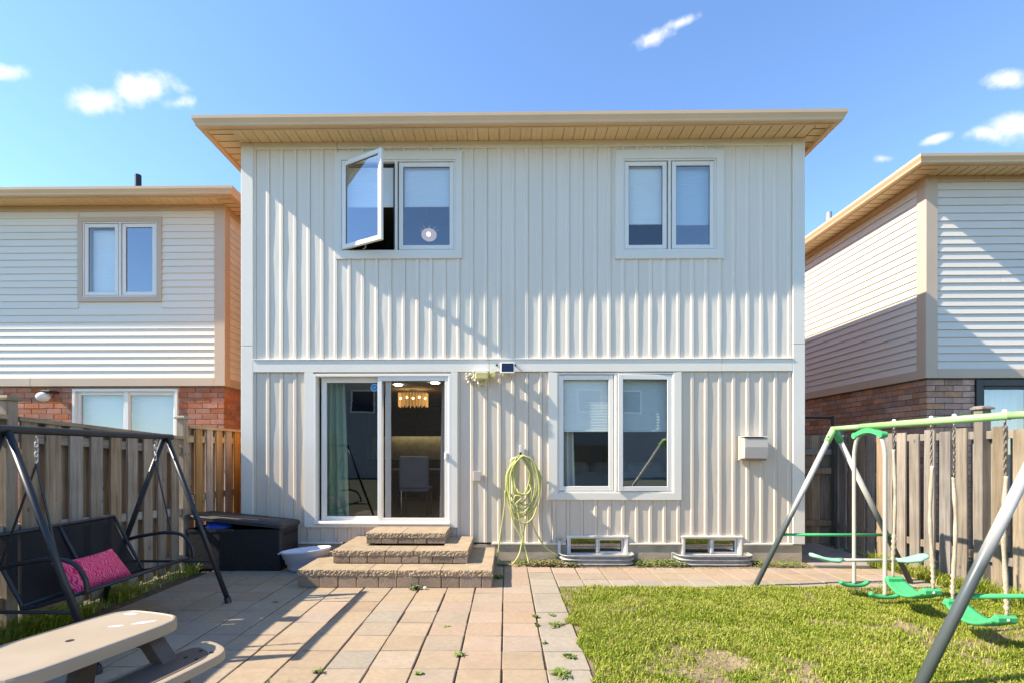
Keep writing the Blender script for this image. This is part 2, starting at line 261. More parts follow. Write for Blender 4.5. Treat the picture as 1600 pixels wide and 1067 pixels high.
a2 = N('ShaderNodeMath'); a2.operation = 'ADD'; a2.use_clamp = True; L(g.outputs['Random Per Island'], a2.inputs[0]); L(ad.outputs[0], a2.inputs[1]); L(a2.outputs[0], rp.inputs[0]); L(rp.outputs[0], p.inputs['Base Color'])
tl = N('ShaderNodeBsdfTranslucent'); L(rp.outputs[0], tl.inputs[0]); mx = N('ShaderNodeMixShader'); mx.inputs[0].default_value = .35; L(p.outputs[0], mx.inputs[1]); L(tl.outputs[0], mx.inputs[2]); L(mx.outputs[0], o.inputs['Surface'])
M['grass'] = m

# ---------------------------------------------------------------- mesh helpers
class MB:
    def __init__(s): s.v = []; s.f = []
    def add(s, vs, fs):
        b = len(s.v); s.v += [tuple(v) for v in vs]; s.f += [tuple(i + b for i in f) for f in fs]; return s
    def box(s, x0, x1, y0, y1, z0, z1, c=0.0):
        if c <= 0:
            v = [(x, y, z) for x in (x0, x1) for y in (y0, y1) for z in (z0, z1)]
            return s.add(v, [(0, 1, 3, 2), (4, 6, 7, 5), (0, 4, 5, 1), (2, 3, 7, 6), (0, 2, 6, 4), (1, 5, 7, 3)])
        bm = bmesh.new(); bmesh.ops.create_cube(bm, size=1)
        for v in bm.verts: v.co = Vector((x0 + (x1 - x0) * (v.co.x + .5), y0 + (y1 - y0) * (v.co.y + .5), z0 + (z1 - z0) * (v.co.z + .5)))
        bmesh.ops.bevel(bm, geom=bm.edges[:], offset=c, segments=1, affect='EDGES')
        return s.bm(bm)
    def bm(s, bm, mtx=None):
        bm.verts.ensure_lookup_table(); bm.verts.index_update()
        vs = [(mtx @ v.co if mtx else v.co.copy()) for v in bm.verts]
        s.add(vs, [[v.index for v in f.verts] for f in bm.faces]); bm.free(); return s
    def tube(s, pts, r, n=10, cap=True, rs=None):
        pts = [Vector(p) for p in pts]; m = len(pts)
        tg = []
        for i in range(m):
            a = pts[max(i - 1, 0)]; b = pts[min(i + 1, m - 1)]; tg.append((b - a).normalized())
        up = Vector((0, 0, 1)) if abs(tg[0].z) < .9 else Vector((1, 0, 0))
        nr = (up - tg[0] * up.dot(tg[0])).normalized(); vs = []
        for i in range(m):
            nr = (nr - tg[i] * nr.dot(tg[i])).normalized(); bn = tg[i].cross(nr)
            rr = rs[i] if rs else r
            for k in range(n):
                a = 2 * math.pi * k / n; vs.append(pts[i] + (nr * math.cos(a) + bn * math.sin(a)) * rr)
        fs = [(i * n + k, i * n + (k + 1) % n, (i + 1) * n + (k + 1) % n, (i + 1) * n + k) for i in range(m - 1) for k in range(n)]
        if cap: fs += [tuple(range(n - 1, -1, -1)), tuple(range((m - 1) * n, m * n))]
        return s.add(vs, fs)
    def lathe(s, prof, cx, cy, n=24, sx=1, sy=1):
        vs = [(cx + r * sx * math.cos(2 * math.pi * k / n), cy + r * sy * math.sin(2 * math.pi * k / n), z) for r, z in prof for k in range(n)]
        fs = [(i * n + k, i * n + (k + 1) % n, (i + 1) * n + (k + 1) % n, (i + 1) * n + k) for i in range(len(prof) - 1) for k in range(n)]
        return s.add(vs, fs)
    def prism(s, poly, z0, z1, mtx=None, c=0):
        n = len(poly)
        if c:
            ctr = Vector((sum(p[0] for p in poly) / n, sum(p[1] for p in poly) / n))
            inn = [(p[0] - c * (1 if p[0] > ctr.x else -1), p[1] - c * (1 if p[1] > ctr.y else -1)) for p in poly]
            vs = [(x, y, z0) for x, y in poly] + [(x, y, z1 - c) for x, y in poly] + [(x, y, z1) for x, y in inn]; k = 3
        else:
            vs = [(x, y, z0) for x, y in poly] + [(x, y, z1) for x, y in poly]; k = 2
        if mtx: vs = [mtx @ Vector(v) for v in vs]
        fs = [tuple(range(n - 1, -1, -1)), tuple(range((k - 1) * n, k * n))]
        for j in range(k - 1): fs += [(j * n + i, j * n + (i + 1) % n, (j + 1) * n + (i + 1) % n, (j + 1) * n + i) for i in range(n)]
        return s.add(vs, fs)
    def sphere(s, c, r, n=16, m=10, sc3=(1, 1, 1)):
        vs = []; fs = []
        for i in range(m + 1):
            th = math.pi * i / m
            for k in range(n):
                a = 2 * math.pi * k / n
                vs.append((c[0] + r * sc3[0] * math.sin(th) * math.cos(a), c[1] + r * sc3[1] * math.sin(th) * math.sin(a), c[2] + r * sc3[2] * math.cos(th)))
        for i in range(m):
            for k in range(n): fs.append((i * n + k, (i + 1) * n + k, (i + 1) * n + (k + 1) % n, i * n + (k + 1) % n))
        return s.add(vs, fs)
    def mesh(s, name, smooth=False):
        me = bpy.data.meshes.new(name); me.from_pydata(s.v, [], s.f); me.update()
        if smooth: me.polygons.foreach_set('use_smooth', [True] * len(me.polygons))
        return me
    def build(s, name, m, parent=None, smooth=False, loc=None):
        return obj(name, s.mesh(name, smooth), m, parent, loc)
def wloc(o):
    l = Vector(o.get('_w', (0, 0, 0))); return l
def obj(name, me, m, parent=None, loc=None):
    if m is not None and not me.materials: me.materials.append(M[m] if isinstance(m, str) else m)
    o = bpy.data.objects.new(name, me); C.objects.link(o)
    if loc is not None: o.location = loc
    if parent is not None:
        o.parent = parent; o.matrix_parent_inverse = Matrix.Translation(-Vector(WL.get(parent.name, (0, 0, 0))))
    WL[o.name] = tuple(loc) if loc is not None else (0, 0, 0)
    return o
WL = {}
def thing(name, label, cat, loc=(0, 0, 0), group=None):
    o = bpy.data.objects.new(name, None); C.objects.link(o); o.location = loc; o.empty_display_size = .1
    WL[o.name] = tuple(loc); tag(o, label, cat, group); return o
def tag(o, label, cat, group=None):
    o['label'] = label; o['category'] = cat
    if group: o['group'] = group
    return o
def struct(o, kind='structure'): o['kind'] = kind; return o
def catmull(pts, n=8):
    pts = [Vector(p) for p in pts]; P = [pts[0] * 2 - pts[1]] + pts + [pts[-1] * 2 - pts[-2]]; out = []
    for i in range(1, len(P) - 2):
        for k in range(n):
            t = k / n; a, b, c, d = P[i - 1], P[i], P[i + 1], P[i + 2]
            out.append(.5 * ((2 * b) + (c - a) * t + (2 * a - 5 * b + 4 * c - d) * t * t + (3 * b - a - 3 * c + d) * t ** 3))
    out.append(pts[-1]); return out
def grid_cells(x0, x1, z0, z1, holes):
    xs = sorted({x0, x1, *[min(max(h[i], x0), x1) for h in holes for i in (0, 1)]}); zs = sorted({z0, z1, *[min(max(h[i], z0), z1) for h in holes for i in (2, 3)]})
    for a, b in zip(xs, xs[1:]):
        run = None
        for c, d in zip(zs, zs[1:]):
            mx_, mz = (a + b) / 2, (c + d) / 2
            if any(h[0] < mx_ < h[1] and h[2] < mz < h[3] for h in holes):
                if run: yield (a, b, *run); run = None
            else: run = (run[0], d) if run else (c, d)
        if run: yield (a, b, *run)
def sweep(mb, path, prof):
    """extrude a (outward, z) profile along a flat polyline, outward = right-hand side of travel"""
    P = [Vector(p) for p in path]; n = len(P); k = len(prof); vs = []
    def nrm(a, b): d = (b - a).normalized(); return Vector((d.y, -d.x))
    for i in range(n):
        if i == 0: off = nrm(P[0], P[1])
        elif i == n - 1: off = nrm(P[-2], P[-1])
        else:
            a, b = nrm(P[i - 1], P[i]), nrm(P[i], P[i + 1]); off = (a + b) / (1 + a.dot(b))
        for u, z in prof: vs.append((P[i].x + off.x * u, P[i].y + off.y * u, z))
    fs = [(i * k + j, i * k + (j + 1) % k, (i + 1) * k + (j + 1) % k, (i + 1) * k + j) for i in range(n - 1) for j in range(k)]
    fs += [tuple(range(k)), tuple(range(n * k - 1, (n - 1) * k - 1, -1))]
    return mb.add(vs, fs)

# ---------------------------------------------------------------- ground
g = MB(); g.box(-600, 600, -600, 600, -.3, -.06); struct(g.build('ground', 'ground'))
# side yards and gate path
g = MB(); g.box(4.2, 5.27, 6.62, 14, -.05, -.012, .004); struct(g.build('side_path', 'slabconcrete'))

# patio: slabs one by one on a sand bed
patio = bpy.data.objects.new('patio', None); C.objects.link(patio); struct(patio); WL['patio'] = (0, 0, 0)
bed = MB(); bed.box(-4.02, .61, .9, 6.72, -.055, -.014); bed.box(.61, 5.27, 5.44, 6.40, -.055, -.014); bed.build('sand_bed', 'joint', patio)
def slab_mesh(w, d, seed):
    r = random.Random(seed); mb = MB(); mb.box(-w / 2, w / 2, -d / 2, d / 2, -.04, 0, .0045)
    mb.v = [(x + r.uniform(-.0015, .0015), y + r.uniform(-.0015, .0015), z) for x, y, z in mb.v]; return mb
PX, PY = .3135, .305
slabs = {k: [slab_mesh(PX - .012, PY - .0065, i).mesh('paving_slab') for i in range(3)] for k in ('slab', 'slab_pink', 'slab_grey')}
for k in slabs:
    for me in slabs[k]: me.materials.append(M[k])
def place_slab(x, y, k):
    o = obj('paving_slab', rnd.choice(slabs[k]), None, patio, (x + rnd.uniform(-.003, .003), y + rnd.uniform(-.002, .002), rnd.uniform(-.003, .002)))
    o.rotation_euler = (rnd.uniform(-.006, .006), rnd.uniform(-.006, .006), rnd.uniform(-.006, .006))
X0 = .284                                             # the joint line right of which the border column lies
skew = .012                                          # the paving runs a touch off square
for i in range(-15, 1):
    for j in range(0, 19):
        y = 6.58 - j * PY; x = X0 + (i - .5 + 0) * PX + PX / 2 + PX / 2 - (5.35 - y) * skew * 0
        x = X0 + (i + .5) * PX
        if x < -3.90: continue
        if -2.2 < x < -.3 and y > 5.6: continue
        if i == 0: k = 'slab_grey' if y < 6.2 else 'slab_pink'
        elif i == -1 or i == -2: k = 'slab_pink' if rnd.random() < .75 else 'slab'
        else: k = rnd.choices(('slab', 'slab_grey', 'slab_pink'), (.72, .16 if x < -1 else .02, .2))[0]
        if i == 0 and y > 6.3: continue
        place_slab(x, y, k)
for i in range(0, 15):                                # path along the foundation
    for j in range(3):
        x = X0 + PX * (1.5 + i); y = 6.24 - j * PY
        if x > 5.2: continue
        place_slab(x, y, 'slab_grey' if j == 2 else ('slab_pink' if rnd.random() < .7 else 'slab'))

# lawn soil and grass
def vnoise(x, y, s, seed=0):
    r = np.random.RandomState(seed); G = r.rand(64, 64); u = x * s; v = y * s; i = np.floor(u).astype(int); j = np.floor(v).astype(int); a = u - i; b = v - j
    a = a * a * (3 - 2 * a); b = b * b * (3 - 2 * b); g_ = lambda p, q: G[p % 64, q % 64]
    return (g_(i, j) * (1 - a) + g_(i + 1, j) * a) * (1 - b) + (g_(i, j + 1) * (1 - a) + g_(i + 1, j + 1) * a) * b
lw = MB(); nx, ny = 60, 50
for j in range(ny + 1):
    for i in range(nx + 1):
        x = .603 + (5.27 - .603) * i / nx; y = .6 + (5.435 - .6) * j / ny
        z = -.018 + .02 * float(vnoise(np.array([x]), np.array([y]), 3.1, 5)[0]); lw.v.append((x, y, z))
lw.f = [(j * (nx + 1) + i, j * (nx + 1) + i + 1, (j + 1) * (nx + 1) + i + 1, (j + 1) * (nx + 1) + i) for j in range(ny) for i in range(nx)]
struct(lw.build('lawn', 'soil', smooth=True))
def grass_mesh(n, seed, sampler, hmin, hmax, wid):
    r = np.random.RandomState(seed); x, y, keep = sampler(r, n); x, y = x[keep], y[keep]; n = len(x)
    h = r.uniform(hmin, hmax, n) * (0.40 + .75 * vnoise(x, y, 4.0, 3) + .5 * vnoise(x, y, 13.0, 9)); a = r.uniform(0, 2 * np.pi, n); lean = r.uniform(.2, 1.15, n); w = wid * r.uniform(.6, 1.3, n)
    dx, dy = np.cos(a), np.sin(a); px, py = -dy * w, dx * w; z0 = np.full(n, -.012)
    b = r.uniform(.4, .6, n)
    V = np.empty((n, 5, 3))
    V[:, 0] = np.stack([x - px, y - py, z0], 1); V[:, 1] = np.stack([x + px, y + py, z0], 1)
    mx_, my, mz = x + dx * lean * h * .25, y + dy * lean * h * .25, h * b
    V[:, 2] = np.stack([mx_ + px * .8, my + py * .8, mz], 1); V[:, 3] = np.stack([mx_ - px * .8, my - py * .8, mz], 1)
    V[:, 4] = np.stack([x + dx * lean * h, y + dy * lean * h, h * (1 - .35 * np.clip(lean, 0, 1))], 1)
    me = bpy.data.meshes.new('grass'); me.vertices.add(n * 5); me.vertices.foreach_set('co', V.ravel())
    base = np.arange(n)[:, None] * 5; lp = np.concatenate([base + np.array([[0, 1, 2, 3]]), base + np.array([[3, 2, 4]])], 1).ravel()
    me.loops.add(n * 7); me.loops.foreach_set('vertex_index', lp.astype(np.int32)); me.polygons.add(n * 2)
    st = (np.arange(n)[:, None] * 7 + np.array([[0, 4]])).ravel(); me.polygons.foreach_set('loop_start', st.astype(np.int32))
    try: me.polygons.foreach_set('loop_total', np.tile([4, 3], n).astype(np.int32))
    except Exception: pass
    me.update(calc_edges=True); me.validate(); return me
def lawn_s(r, n):
    x = r.uniform(.50, 5.22, n); y = r.uniform(2.4, 5.52, n)
    d = vnoise(x, y, 1.5, 1) * .45 + vnoise(x, y, 3.7, 2) * .4 + vnoise(x, y, 9, 4) * .25
    edge = (vnoise(x, y, 6, 8) - .62) * .16
    k = (r.rand(n) < np.clip((d - .30) * 3.6, .10, 1)) & (x > .60 + edge) & (y < 5.45 - edge * .6)
    for cx, cy, rr in ((1.35, 5.05, .16), (4.75, 3.5, .35), (3.6, 4.3, .14)): k &= ~(((x - cx) ** 2 + ((y - cy) * 1.5) ** 2 < rr * rr) & (r.rand(n) < .7))
    return x, y, k
gr = obj('grass', grass_mesh(210000, 3, lawn_s, .014, .042, .0036), 'grass'); struct(gr, 'stuff'); gr['label'] = 'short patchy yellow green grass of the lawn'
def strip_s(x0, x1, y0, y1, dens=.55):
    def f(r, n):
        x = r.uniform(x0, x1, n); y = r.uniform(y0, y1, n); return x, y, (vnoise(x, y, 3.2, 11) > dens) | (r.rand(n) < .06)
    return f
gf = obj('grass', grass_mesh(9000, 5, strip_s(-4.16, -3.93, 3.2, 6.1, .45), .05, .17, .0042), 'grass'); struct(gf, 'stuff'); gf['label'] = 'taller grass and weeds along the left fence'
gf = obj('grass', grass_mesh(6000, 6, strip_s(4.95, 5.24, 4.2, 6.7, .5), .05, .19, .0042), 'grass'); struct(gf, 'stuff'); gf['label'] = 'taller grass tufts along the right fence'
soilstrip = MB(); soilstrip.box(.3, 4.15, 6.40, 6.74, -.05, -.004); struct(soilstrip.build('foundation_soil', 'soil'))
ss = MB(); ss.box(-4.24, -3.98, 2, 8.4, -.05, -.006); struct(ss.build('fence_soil', 'soil'))

# ---------------------------------------------------------------- house pieces
W0 = 6.75                                            # front wall plane of the main house
def lap_course(x0, x1, pitch, out=.014):
    return [(x0, 0), (x1, 0)]
def add_lap(parent, axis, a0, a1, z0, z1, plane, sign, m, holes=(), pitch=.122, seed=1, joints=True, name='siding_course'):
    """lap siding course by course. axis 'X': wall runs along x at y=plane facing sign*y; axis 'Y': runs along y at x=plane facing sign*x"""
    r = random.Random(seed); n = int(round((z1 - z0) / pitch)); p = (z1 - z0) / n
    for i in range(n):
        c, d = z0 + i * p, z0 + (i + 1) * p
        segs = [(a0, a1)]
        for h in holes:
            if h[2] < d - .004 and h[3] > c + .004:
                segs = [q for s in segs for q in ((s[0], min(s[1], h[0])), (max(s[0], h[1]), s[1])) if q[1] - q[0] > .01]
        if joints:
            ns = []
            for s in segs:
                if s[1] - s[0] > 1.6 and r.random() < .6:
                    k = r.uniform(s[0] + .5, s[1] - .5); ns += [(s[0], k, 0), (k - .01, s[1], .0012)]
                else: ns.append((*s, 0))
        else: ns = [(*s, 0) for s in segs]
        for s0, s1, ex in ns:
            prof = [(0, c), (.018 + ex, c), (.021 + ex, c + .005), (.019 + ex, c + .012), (.003 + ex, d - .004), (.003 + ex, d + .004), (0, d + .004)]
            mb = MB(); vs = []
            for a in (s0, s1):
                for u, z in prof: vs.append((a, plane + sign * u, z) if axis == 'X' else (plane + sign * u, a, z))
            k = len(prof); mb.add(vs, [tuple(range(k)), tuple(range(2 * k - 1, k - 1, -1))] + [(j, (j + 1) % k, k + (j + 1) % k, k + j) for j in range(k)])
            mb.build(name, m, parent)
brick_cache = {}
def brick_mesh(axis, l, h, m):
    key = (axis, round(l, 3), m)
    if key not in brick_cache:
        mb = MB()
        if axis == 'X': mb.box(-l / 2, l / 2, -.007, .02, -h / 2, h / 2, .003)
        else: mb.box(-.007, .007, -l / 2, l / 2, -h / 2, h / 2, .003)
        me = mb.mesh('brick'); me.materials.append(M[m]); brick_cache[key] = me
    return brick_cache[key]
def add_bricks(parent, axis, a0, a1, z0, z1, plane, m, holes=(), course=.0955, length=.268, seed=1, solo=lambda a, z: True, cap=300):
    """brick by brick, courses counted down from z1; those not picked stay joined in one part"""
    r = random.Random(seed); rest = MB(); k = 0; z = z1; row = 0
    while z - course > z0 - .01:
        zc = z - course / 2; a = a0 - (length / 2 if row % 2 else 0)
        while a < a1:
            l0, l1 = max(a, a0) + .005, min(a + length, a1) - .005
            segs = [(l0, l1)]
            for h in holes:
                if h[2] < zc < h[3]: segs = [q for s in segs for q in ((s[0], min(s[1], h[0] - .004)), (max(s[0], h[1] + .004), s[1]))]
            for s0, s1 in segs:
                if s1 - s0 < .03: continue
                l = s1 - s0; ac = (s0 + s1) / 2; j = r.uniform(-.0025, .0025)
                if k < cap and solo(ac, zc):
                    loc = (ac, plane + j, zc) if axis == 'X' else (plane + j, ac, zc)
                    obj('brick', brick_mesh(axis, l, course - .011, m), None, parent, loc); k += 1
                elif axis == 'X': rest.box(s0, s1, plane - .006 + j, plane + .02, zc - course / 2 + .0055, zc + course / 2 - .0055)
                else: rest.box(plane - .006 + j, plane + .006 + j, s0, s1, zc - course / 2 + .0055, zc + course / 2 - .0055)
            a += length
        z -= course; row += 1
    if rest.v: struct(rest.build('brickwork', m, parent), 'stuff')

def frame_rect(mb, x0, x1, z0, z1, w, y0, y1, wb=None, c=.004):
    wb = w if wb is None else wb
    mb.box(x0, x0 + w, y0, y1, z0, z1, c); mb.box(x1 - w, x1, y0, y1, z0, z1, c)
    mb.box(x0 + w, x1 - w, y0 + .001, y1 - .001, z1 - w, z1, c); mb.box(x0 + w, x1 - w, y0 + .001, y1 - .001, z0, z0 + wb, c)
def pane_mesh(x0, x1, z0, z1, y, nx=1):
    mb = MB(); mb.box(x0, x1, y, y + .006, z0, z1); return mb
def single_pane(x0, x1, z0, z1, y):
    mb = MB(); mb.add([(x0, y, z0), (x1, y, z0), (x1, y, z1), (x0, y, z1)], [(0, 1, 2, 3)]); return mb
def casement(parent, rect, trim, sashes, yw, trim_w, mtrim, open_first=None, ajar_last=None, clear_at=0, clear='glass_clear', glass='glass', frame_m='upvc', trim_sides='LRTB', sash_w=.062):
    """rect: outer frame (x0,x1,z0,z1); sashes: list of (x0,x1)"""
    x0, x1, z0, z1 = rect
    w = MB(); frame_rect(w, x0, x1, z0, z1, .022, yw - .02, yw + .07)
    for a, b in zip(sashes, sashes[1:]): w.box((a[1] + b[0]) / 2 - .018, (a[1] + b[0]) / 2 + .018, yw - .019, yw + .068, z0 + .022, z1 - .022, .003)
    win = w.build('window', frame_m, parent)
    tx0, tx1, tz0, tz1 = trim; tr = MB(); e = .03
    def mitre(side):
        o_ = [(tx0, tz0), (tx1, tz0), (tx1, tz1), (tx0, tz1)]; i_ = [(x0, z0), (x1, z0), (x1, z1), (x0, z1)]
        k = 'BRTL'.index(side); a, b = k, (k + 1) % 4
        vs = [(p[0], y, p[1]) for y in (yw - e, yw + .004) for p in (o_[a], o_[b], i_[b], i_[a])]
        mb = MB(); mb.add(vs, [(0, 1, 2, 3), (7, 6, 5, 4), (0, 4, 5, 1), (1, 5, 6, 2), (2, 6, 7, 3), (3, 7, 4, 0)]); mb.build('window_trim', mtrim, win)
    for s_ in trim_sides: mitre(s_)
    wsl = MB()
    for a, b in sashes: frame_rect(wsl, a - .012, b + .012, z0 + .016, z1 - .016, .03, yw + .037, yw + .045, c=0)
    wsl.build('gap_shade_ring', 'black_frame', win)  # black ring behind the sashes paints the shade of their gaps
    for i, (a, b) in enumerate(sashes):
        a, b, c, d = a + .006, b - .006, z0 + .030, z1 - .030
        if i == 0 and open_first:
            ang = open_first; wd = b - a; s_ = MB(); frame_rect(s_, 0, wd, c, d, sash_w, -.02, .025)
            rot = Matrix.Translation((a, yw - .012, 0)) @ Matrix.Rotation(-ang, 4, 'Z')
            o = s_.build('sash', frame_m, win); o.matrix_local = rot
            gp = MB(); gp.add([(sash_w - .005, .0, c + sash_w - .005), (wd - sash_w + .005, .0, c + sash_w - .005), (wd - sash_w + .005, .0, d - sash_w + .005), (sash_w - .005, .0, d - sash_w + .005)], [(0, 1, 2, 3)])
            o2 = gp.build('pane', 'glass_open', win); o2.matrix_local = rot
            gk = MB(); e_ = sash_w - .001; frame_rect(gk, e_, wd - e_, c + e_, d - e_, .006, -.004, .006, c=0); o3 = gk.build('glazing_seal', 'black_frame', win); o3.matrix_local = rot
            arm = MB(); tip = rot @ Vector((wd * .55, .03, c + .01)); arm.tube([(a + wd * .35, yw + .03, c + .004), ((a + tip.x) / 2 + .16, (yw + tip.y) / 2, c + .005), tuple(tip)], .006, 6); arm.build('stay_arm', 'steel', win)
            continue
        if ajar_last and i == len(sashes) - 1:
            wd = b - a; rot = Matrix.Translation((b, yw - .006, 0)) @ Matrix.Rotation(ajar_last, 4, 'Z')
            s_ = MB(); frame_rect(s_, -wd, 0, c, d, sash_w, -.006, .03); o = s_.build('sash', frame_m, win); o.matrix_local = rot
            gk = MB(); e_ = sash_w - .001; frame_rect(gk, e_ - wd, -e_, c + e_, d - e_, .006, .004, .014, c=0); o = gk.build('glazing_seal', 'black_frame', win); o.matrix_local = rot
            o = single_pane(sash_w - .004 - wd, .004 - sash_w, c + sash_w - .004, d - sash_w + .004, .01).build('pane', glass, win); o.matrix_local = rot
            continue
        s_ = MB(); frame_rect(s_, a, b, c, d, sash_w, yw - .008, yw + .035); s_.build('sash', frame_m, win)
        gk = MB(); e_ = sash_w - .001; frame_rect(gk, a + e_, b - e_, c + e_, d - e_, .006, yw + .006, yw + .016, c=0); gk.build('glazing_seal', 'black_frame', win)
        single_pane(a + sash_w - .004, b - sash_w + .004, c + sash_w - .004, d - sash_w + .004, yw + .012).build('pane', clear if i == clear_at else glass, win)
    return win
def shade_blind(x0, x1, z0, z1, y, label, m='shade_cloth'):
    mb = MB(); n = int((z1 - z0) / .02); vs = []; fs = []
    for i in range(n + 1):
        z = z0 + (z1 - z0) * i / n; vs += [(x0, y - (.0025 if i % 2 else 0), z), (x1, y - (.0025 if i % 2 else 0), z)]
    fs = [(2 * i, 2 * i + 1, 2 * i + 3, 2 * i + 2) for i in range(n)]
    root = thing('cellular_shade', label, 'window shade', ((x0 + x1) / 2, y, z0), 'pleated shades behind the windows')
    mb.add(vs, fs).build('fabric', m, root)
    b = MB(); b.box(x0, x1, y - .014, y + .006, z0 - .022, z0, .003); b.build('bottom_rail', 'upvc', root); return root
def curtain(x0, x1, z0, z1, y, label, m, folds=6, flare=0.0, amp=.03):
    n = folds * 8; vs = []; fs = []; zs = 10
    for j in range(zs + 1):
        t = j / zs; z = z0 + (z1 - z0) * t
        for i in range(n + 1):
            u = i / n; xx = x0 + (x1 - x0) * u + flare * (1 - t) * (u - .3); vs.append((xx, y + amp * math.sin(u * folds * 2 * math.pi + .5 * math.sin(3 * t)), z))
    fs = [(j * (n + 1) + i, j * (n + 1) + i + 1, (j + 1) * (n + 1) + i + 1, (j + 1) * (n + 1) + i) for j in range(zs) for i in range(n)]
    return tag(MB().add(vs, fs).build('curtain', m, smooth=True), label, 'curtain', 'curtains behind the glass')

GUT = [(-.004, 5.862), (.058, 5.862), (.068, 5.874), (.072, 5.895), (.088, 5.925), (.100, 5.945), (.103, 5.985), (.094, 5.987), (.092, 5.972), (-.004, 5.972)]
def eaves(parent, path, box, mt='tan', ms='soffit', pitch=.1455, seed=2, sides=('F', 'L', 'R')):
    """gutter all round, fascia, soffit strips. path: fascia line polyline; box: wall x0,x1,y0,y1"""
    mb = MB(); sweep(mb, path, [(a, b) for a, b in GUT]); mb.build('gutter', mt, parent)
    mb = MB(); sweep(mb, path, [(-.02, 5.850), (-.006, 5.850), (-.006, 6.02), (-.02, 6.02)]); mb.build('fascia', mt, parent)
def soffit_strips(parent, axis, a0, a1, b0, b1, z, pitch=.1455, m='soffit'):
    n = max(1, int(round((a1 - a0) / pitch))); p = (a1 - a0) / n; cache = None
    for i in range(n):
        c, d = a0 + i * p, a0 + (i + 1) * p
        mb = MB(); prof = [(c + .001, .0), (c + .012, .0), (c + .018, .008), (c + .024, 0), (d - .001, 0)]
        if cache is None:
            pr = [(.001, 0), (p * .46, 0), (p * .48, .004), (p * .5, 0), (p - .012, 0), (p - .009, .011), (p, .011)]
            vs = []
            for b in (b0, b1):
                for u, h in pr: vs.append((u, b, h) if axis == 'X' else (b, u, h))
            k = len(pr); cache = MB().add(vs, [(j, j + 1, k + j + 1, k + j) for j in range(k - 1)]).mesh('soffit_panel'); cache.materials.append(M[m])
        obj('soffit_panel', cache, None, parent, (c, 0, z) if axis == 'X' else (0, c, z))
def hip_roof(parent, x0, x1, y0, y1, z, slope=.42, m='shingle'):
    h = min(x1 - x0, y1 - y0) / 2; mb = MB(); zt = z + h * slope
    if x1 - x0 < y1 - y0: r = [((x0 + x1) / 2, y0 + h, zt), ((x0 + x1) / 2, y1 - h, zt)]; f = [(0, 1, 4), (1, 2, 5, 4), (2, 3, 5), (3, 0, 4, 5)]
    else: r = [(x0 + h, (y0 + y1) / 2, zt), (x1 - h, (y0 + y1) / 2, zt)]; f = [(0, 1, 5, 4), (1, 2, 5), (2, 3, 5, 4), (3, 0, 4)]
    mb.add([(x0, y0, z), (x1, y0, z), (x1, y1, z), (x0, y1, z)] + r, f + [(3, 2, 1, 0)]); return mb.build('roof', m, parent)

# ---------------------------------------------------------------- main house
HX0, HX1, HY1 = -3.74, 4.153, 17.0
house = thing('house', 'two storey house with greige board and batten siding and patio door', 'house', (.2, 6.75, 0))
UL = (-2.319, -.707, 4.345, 5.63); UR = (1.636, 2.93, 4.332, 5.615); LR = (.716, 2.342, .958, 2.640); DR = (-2.71, -.77, .52, 2.628)
ULt = (-2.401, -.617, 4.241, 5.743); URt = (1.53, 3.036, 4.221, 5.736); LRt = (.594, 2.445, .866, 2.652); DRt = (-2.837, -.68, .475, 2.652)
BW = [(.885, 1.673, .085, .345), (2.484, 3.258, .085, .345)]
openings = [UL, UR, LR, DR]
wl = MB()
for a, b, c, d in grid_cells(HX0 + .01, HX1 - .01, .30, 5.88, openings + BW): wl.box(a, b, W0 + .012, W0 + .2, c, d)
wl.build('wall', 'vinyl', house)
sw_ = MB(); sw_.box(HX0 + .01, HX0 + .2, W0 + .2, HY1, .3, 5.88); sw_.box(HX1 - .2, HX1 - .01, W0 + .2, HY1, .3, 5.88); sw_.box(HX0 + .2, HX1 - .2, HY1 - .2, HY1, .3, 5.88)
sw_.build('side_wall', 'side_brick', house)
fd = MB()
for a, b, c, d in grid_cells(HX0 + .03, HX1 - .03, -.3, .236, BW): fd.box(a, b, W0 - .004, W0 + .25, c, d)
fd.box(HX0 + .03, HX0 + .2, W0 + .25, HY1, -.3, .29); fd.box(HX1 - .2, HX1 - .03, W0 + .25, HY1, -.3, .3)
fd.build('foundation', 'concrete', house)
# board and batten panels
PITCH, BAT, DEP = .1925, .049, .0122
def panel(x0, xa, xb, z0, z1, r):
    base = [(0, 0), (.013, DEP), (BAT - .001, DEP), (BAT, -.006), (BAT + .006, -.006), (BAT + .008, 0), (BAT + .035, 'w'), (BAT + .07, 'w'), (BAT + .11, 'w'), (PITCH, 0)]
    n = max(1, int((z1 - z0) / .13)); ph = [r.uniform(0, 6.28) for _ in range(4)]; am = r.uniform(.0001, .0008); amb = r.uniform(.0002, .0022)
    vs = []; cols = None
    for j in range(n + 1):
        z = z0 + (z1 - z0) * j / n
        wv_ = am * math.sin(z * 5.2 + ph[0]) + am * .6 * math.sin(z * 8.7 + ph[1]); wb = amb * math.sin(z * 4.5 + ph[2]) + amb * .4 * math.sin(z * 13 + ph[3])
        pr = [(x0 + u, (wv_ if o_ == 'w' else (o_ + wb if o_ > 0 else o_))) for u, o_ in base]
        row = []
        for (u0, o0), (u1, o1) in zip(pr, pr[1:]):
            if u1 <= xa or u0 >= xb: continue
            for u, last in ((max(u0, xa), 0), (min(u1, xb), 1)):
                o_ = o0 + (o1 - o0) * (u - u0) / (u1 - u0)
                if not row or abs(row[-1][0] - u) > 1e-6: row.append((u, o_))
        cols = len(row); vs += [(u, W0 - o_, z) for u, o_ in row]
    fs = [(j * cols + i, j * cols + i + 1, (j + 1) * cols + i + 1, (j + 1) * cols + i) for j in range(n) for i in range(cols - 1)]
    return MB().add(vs, fs)
pr_ = random.Random(11)
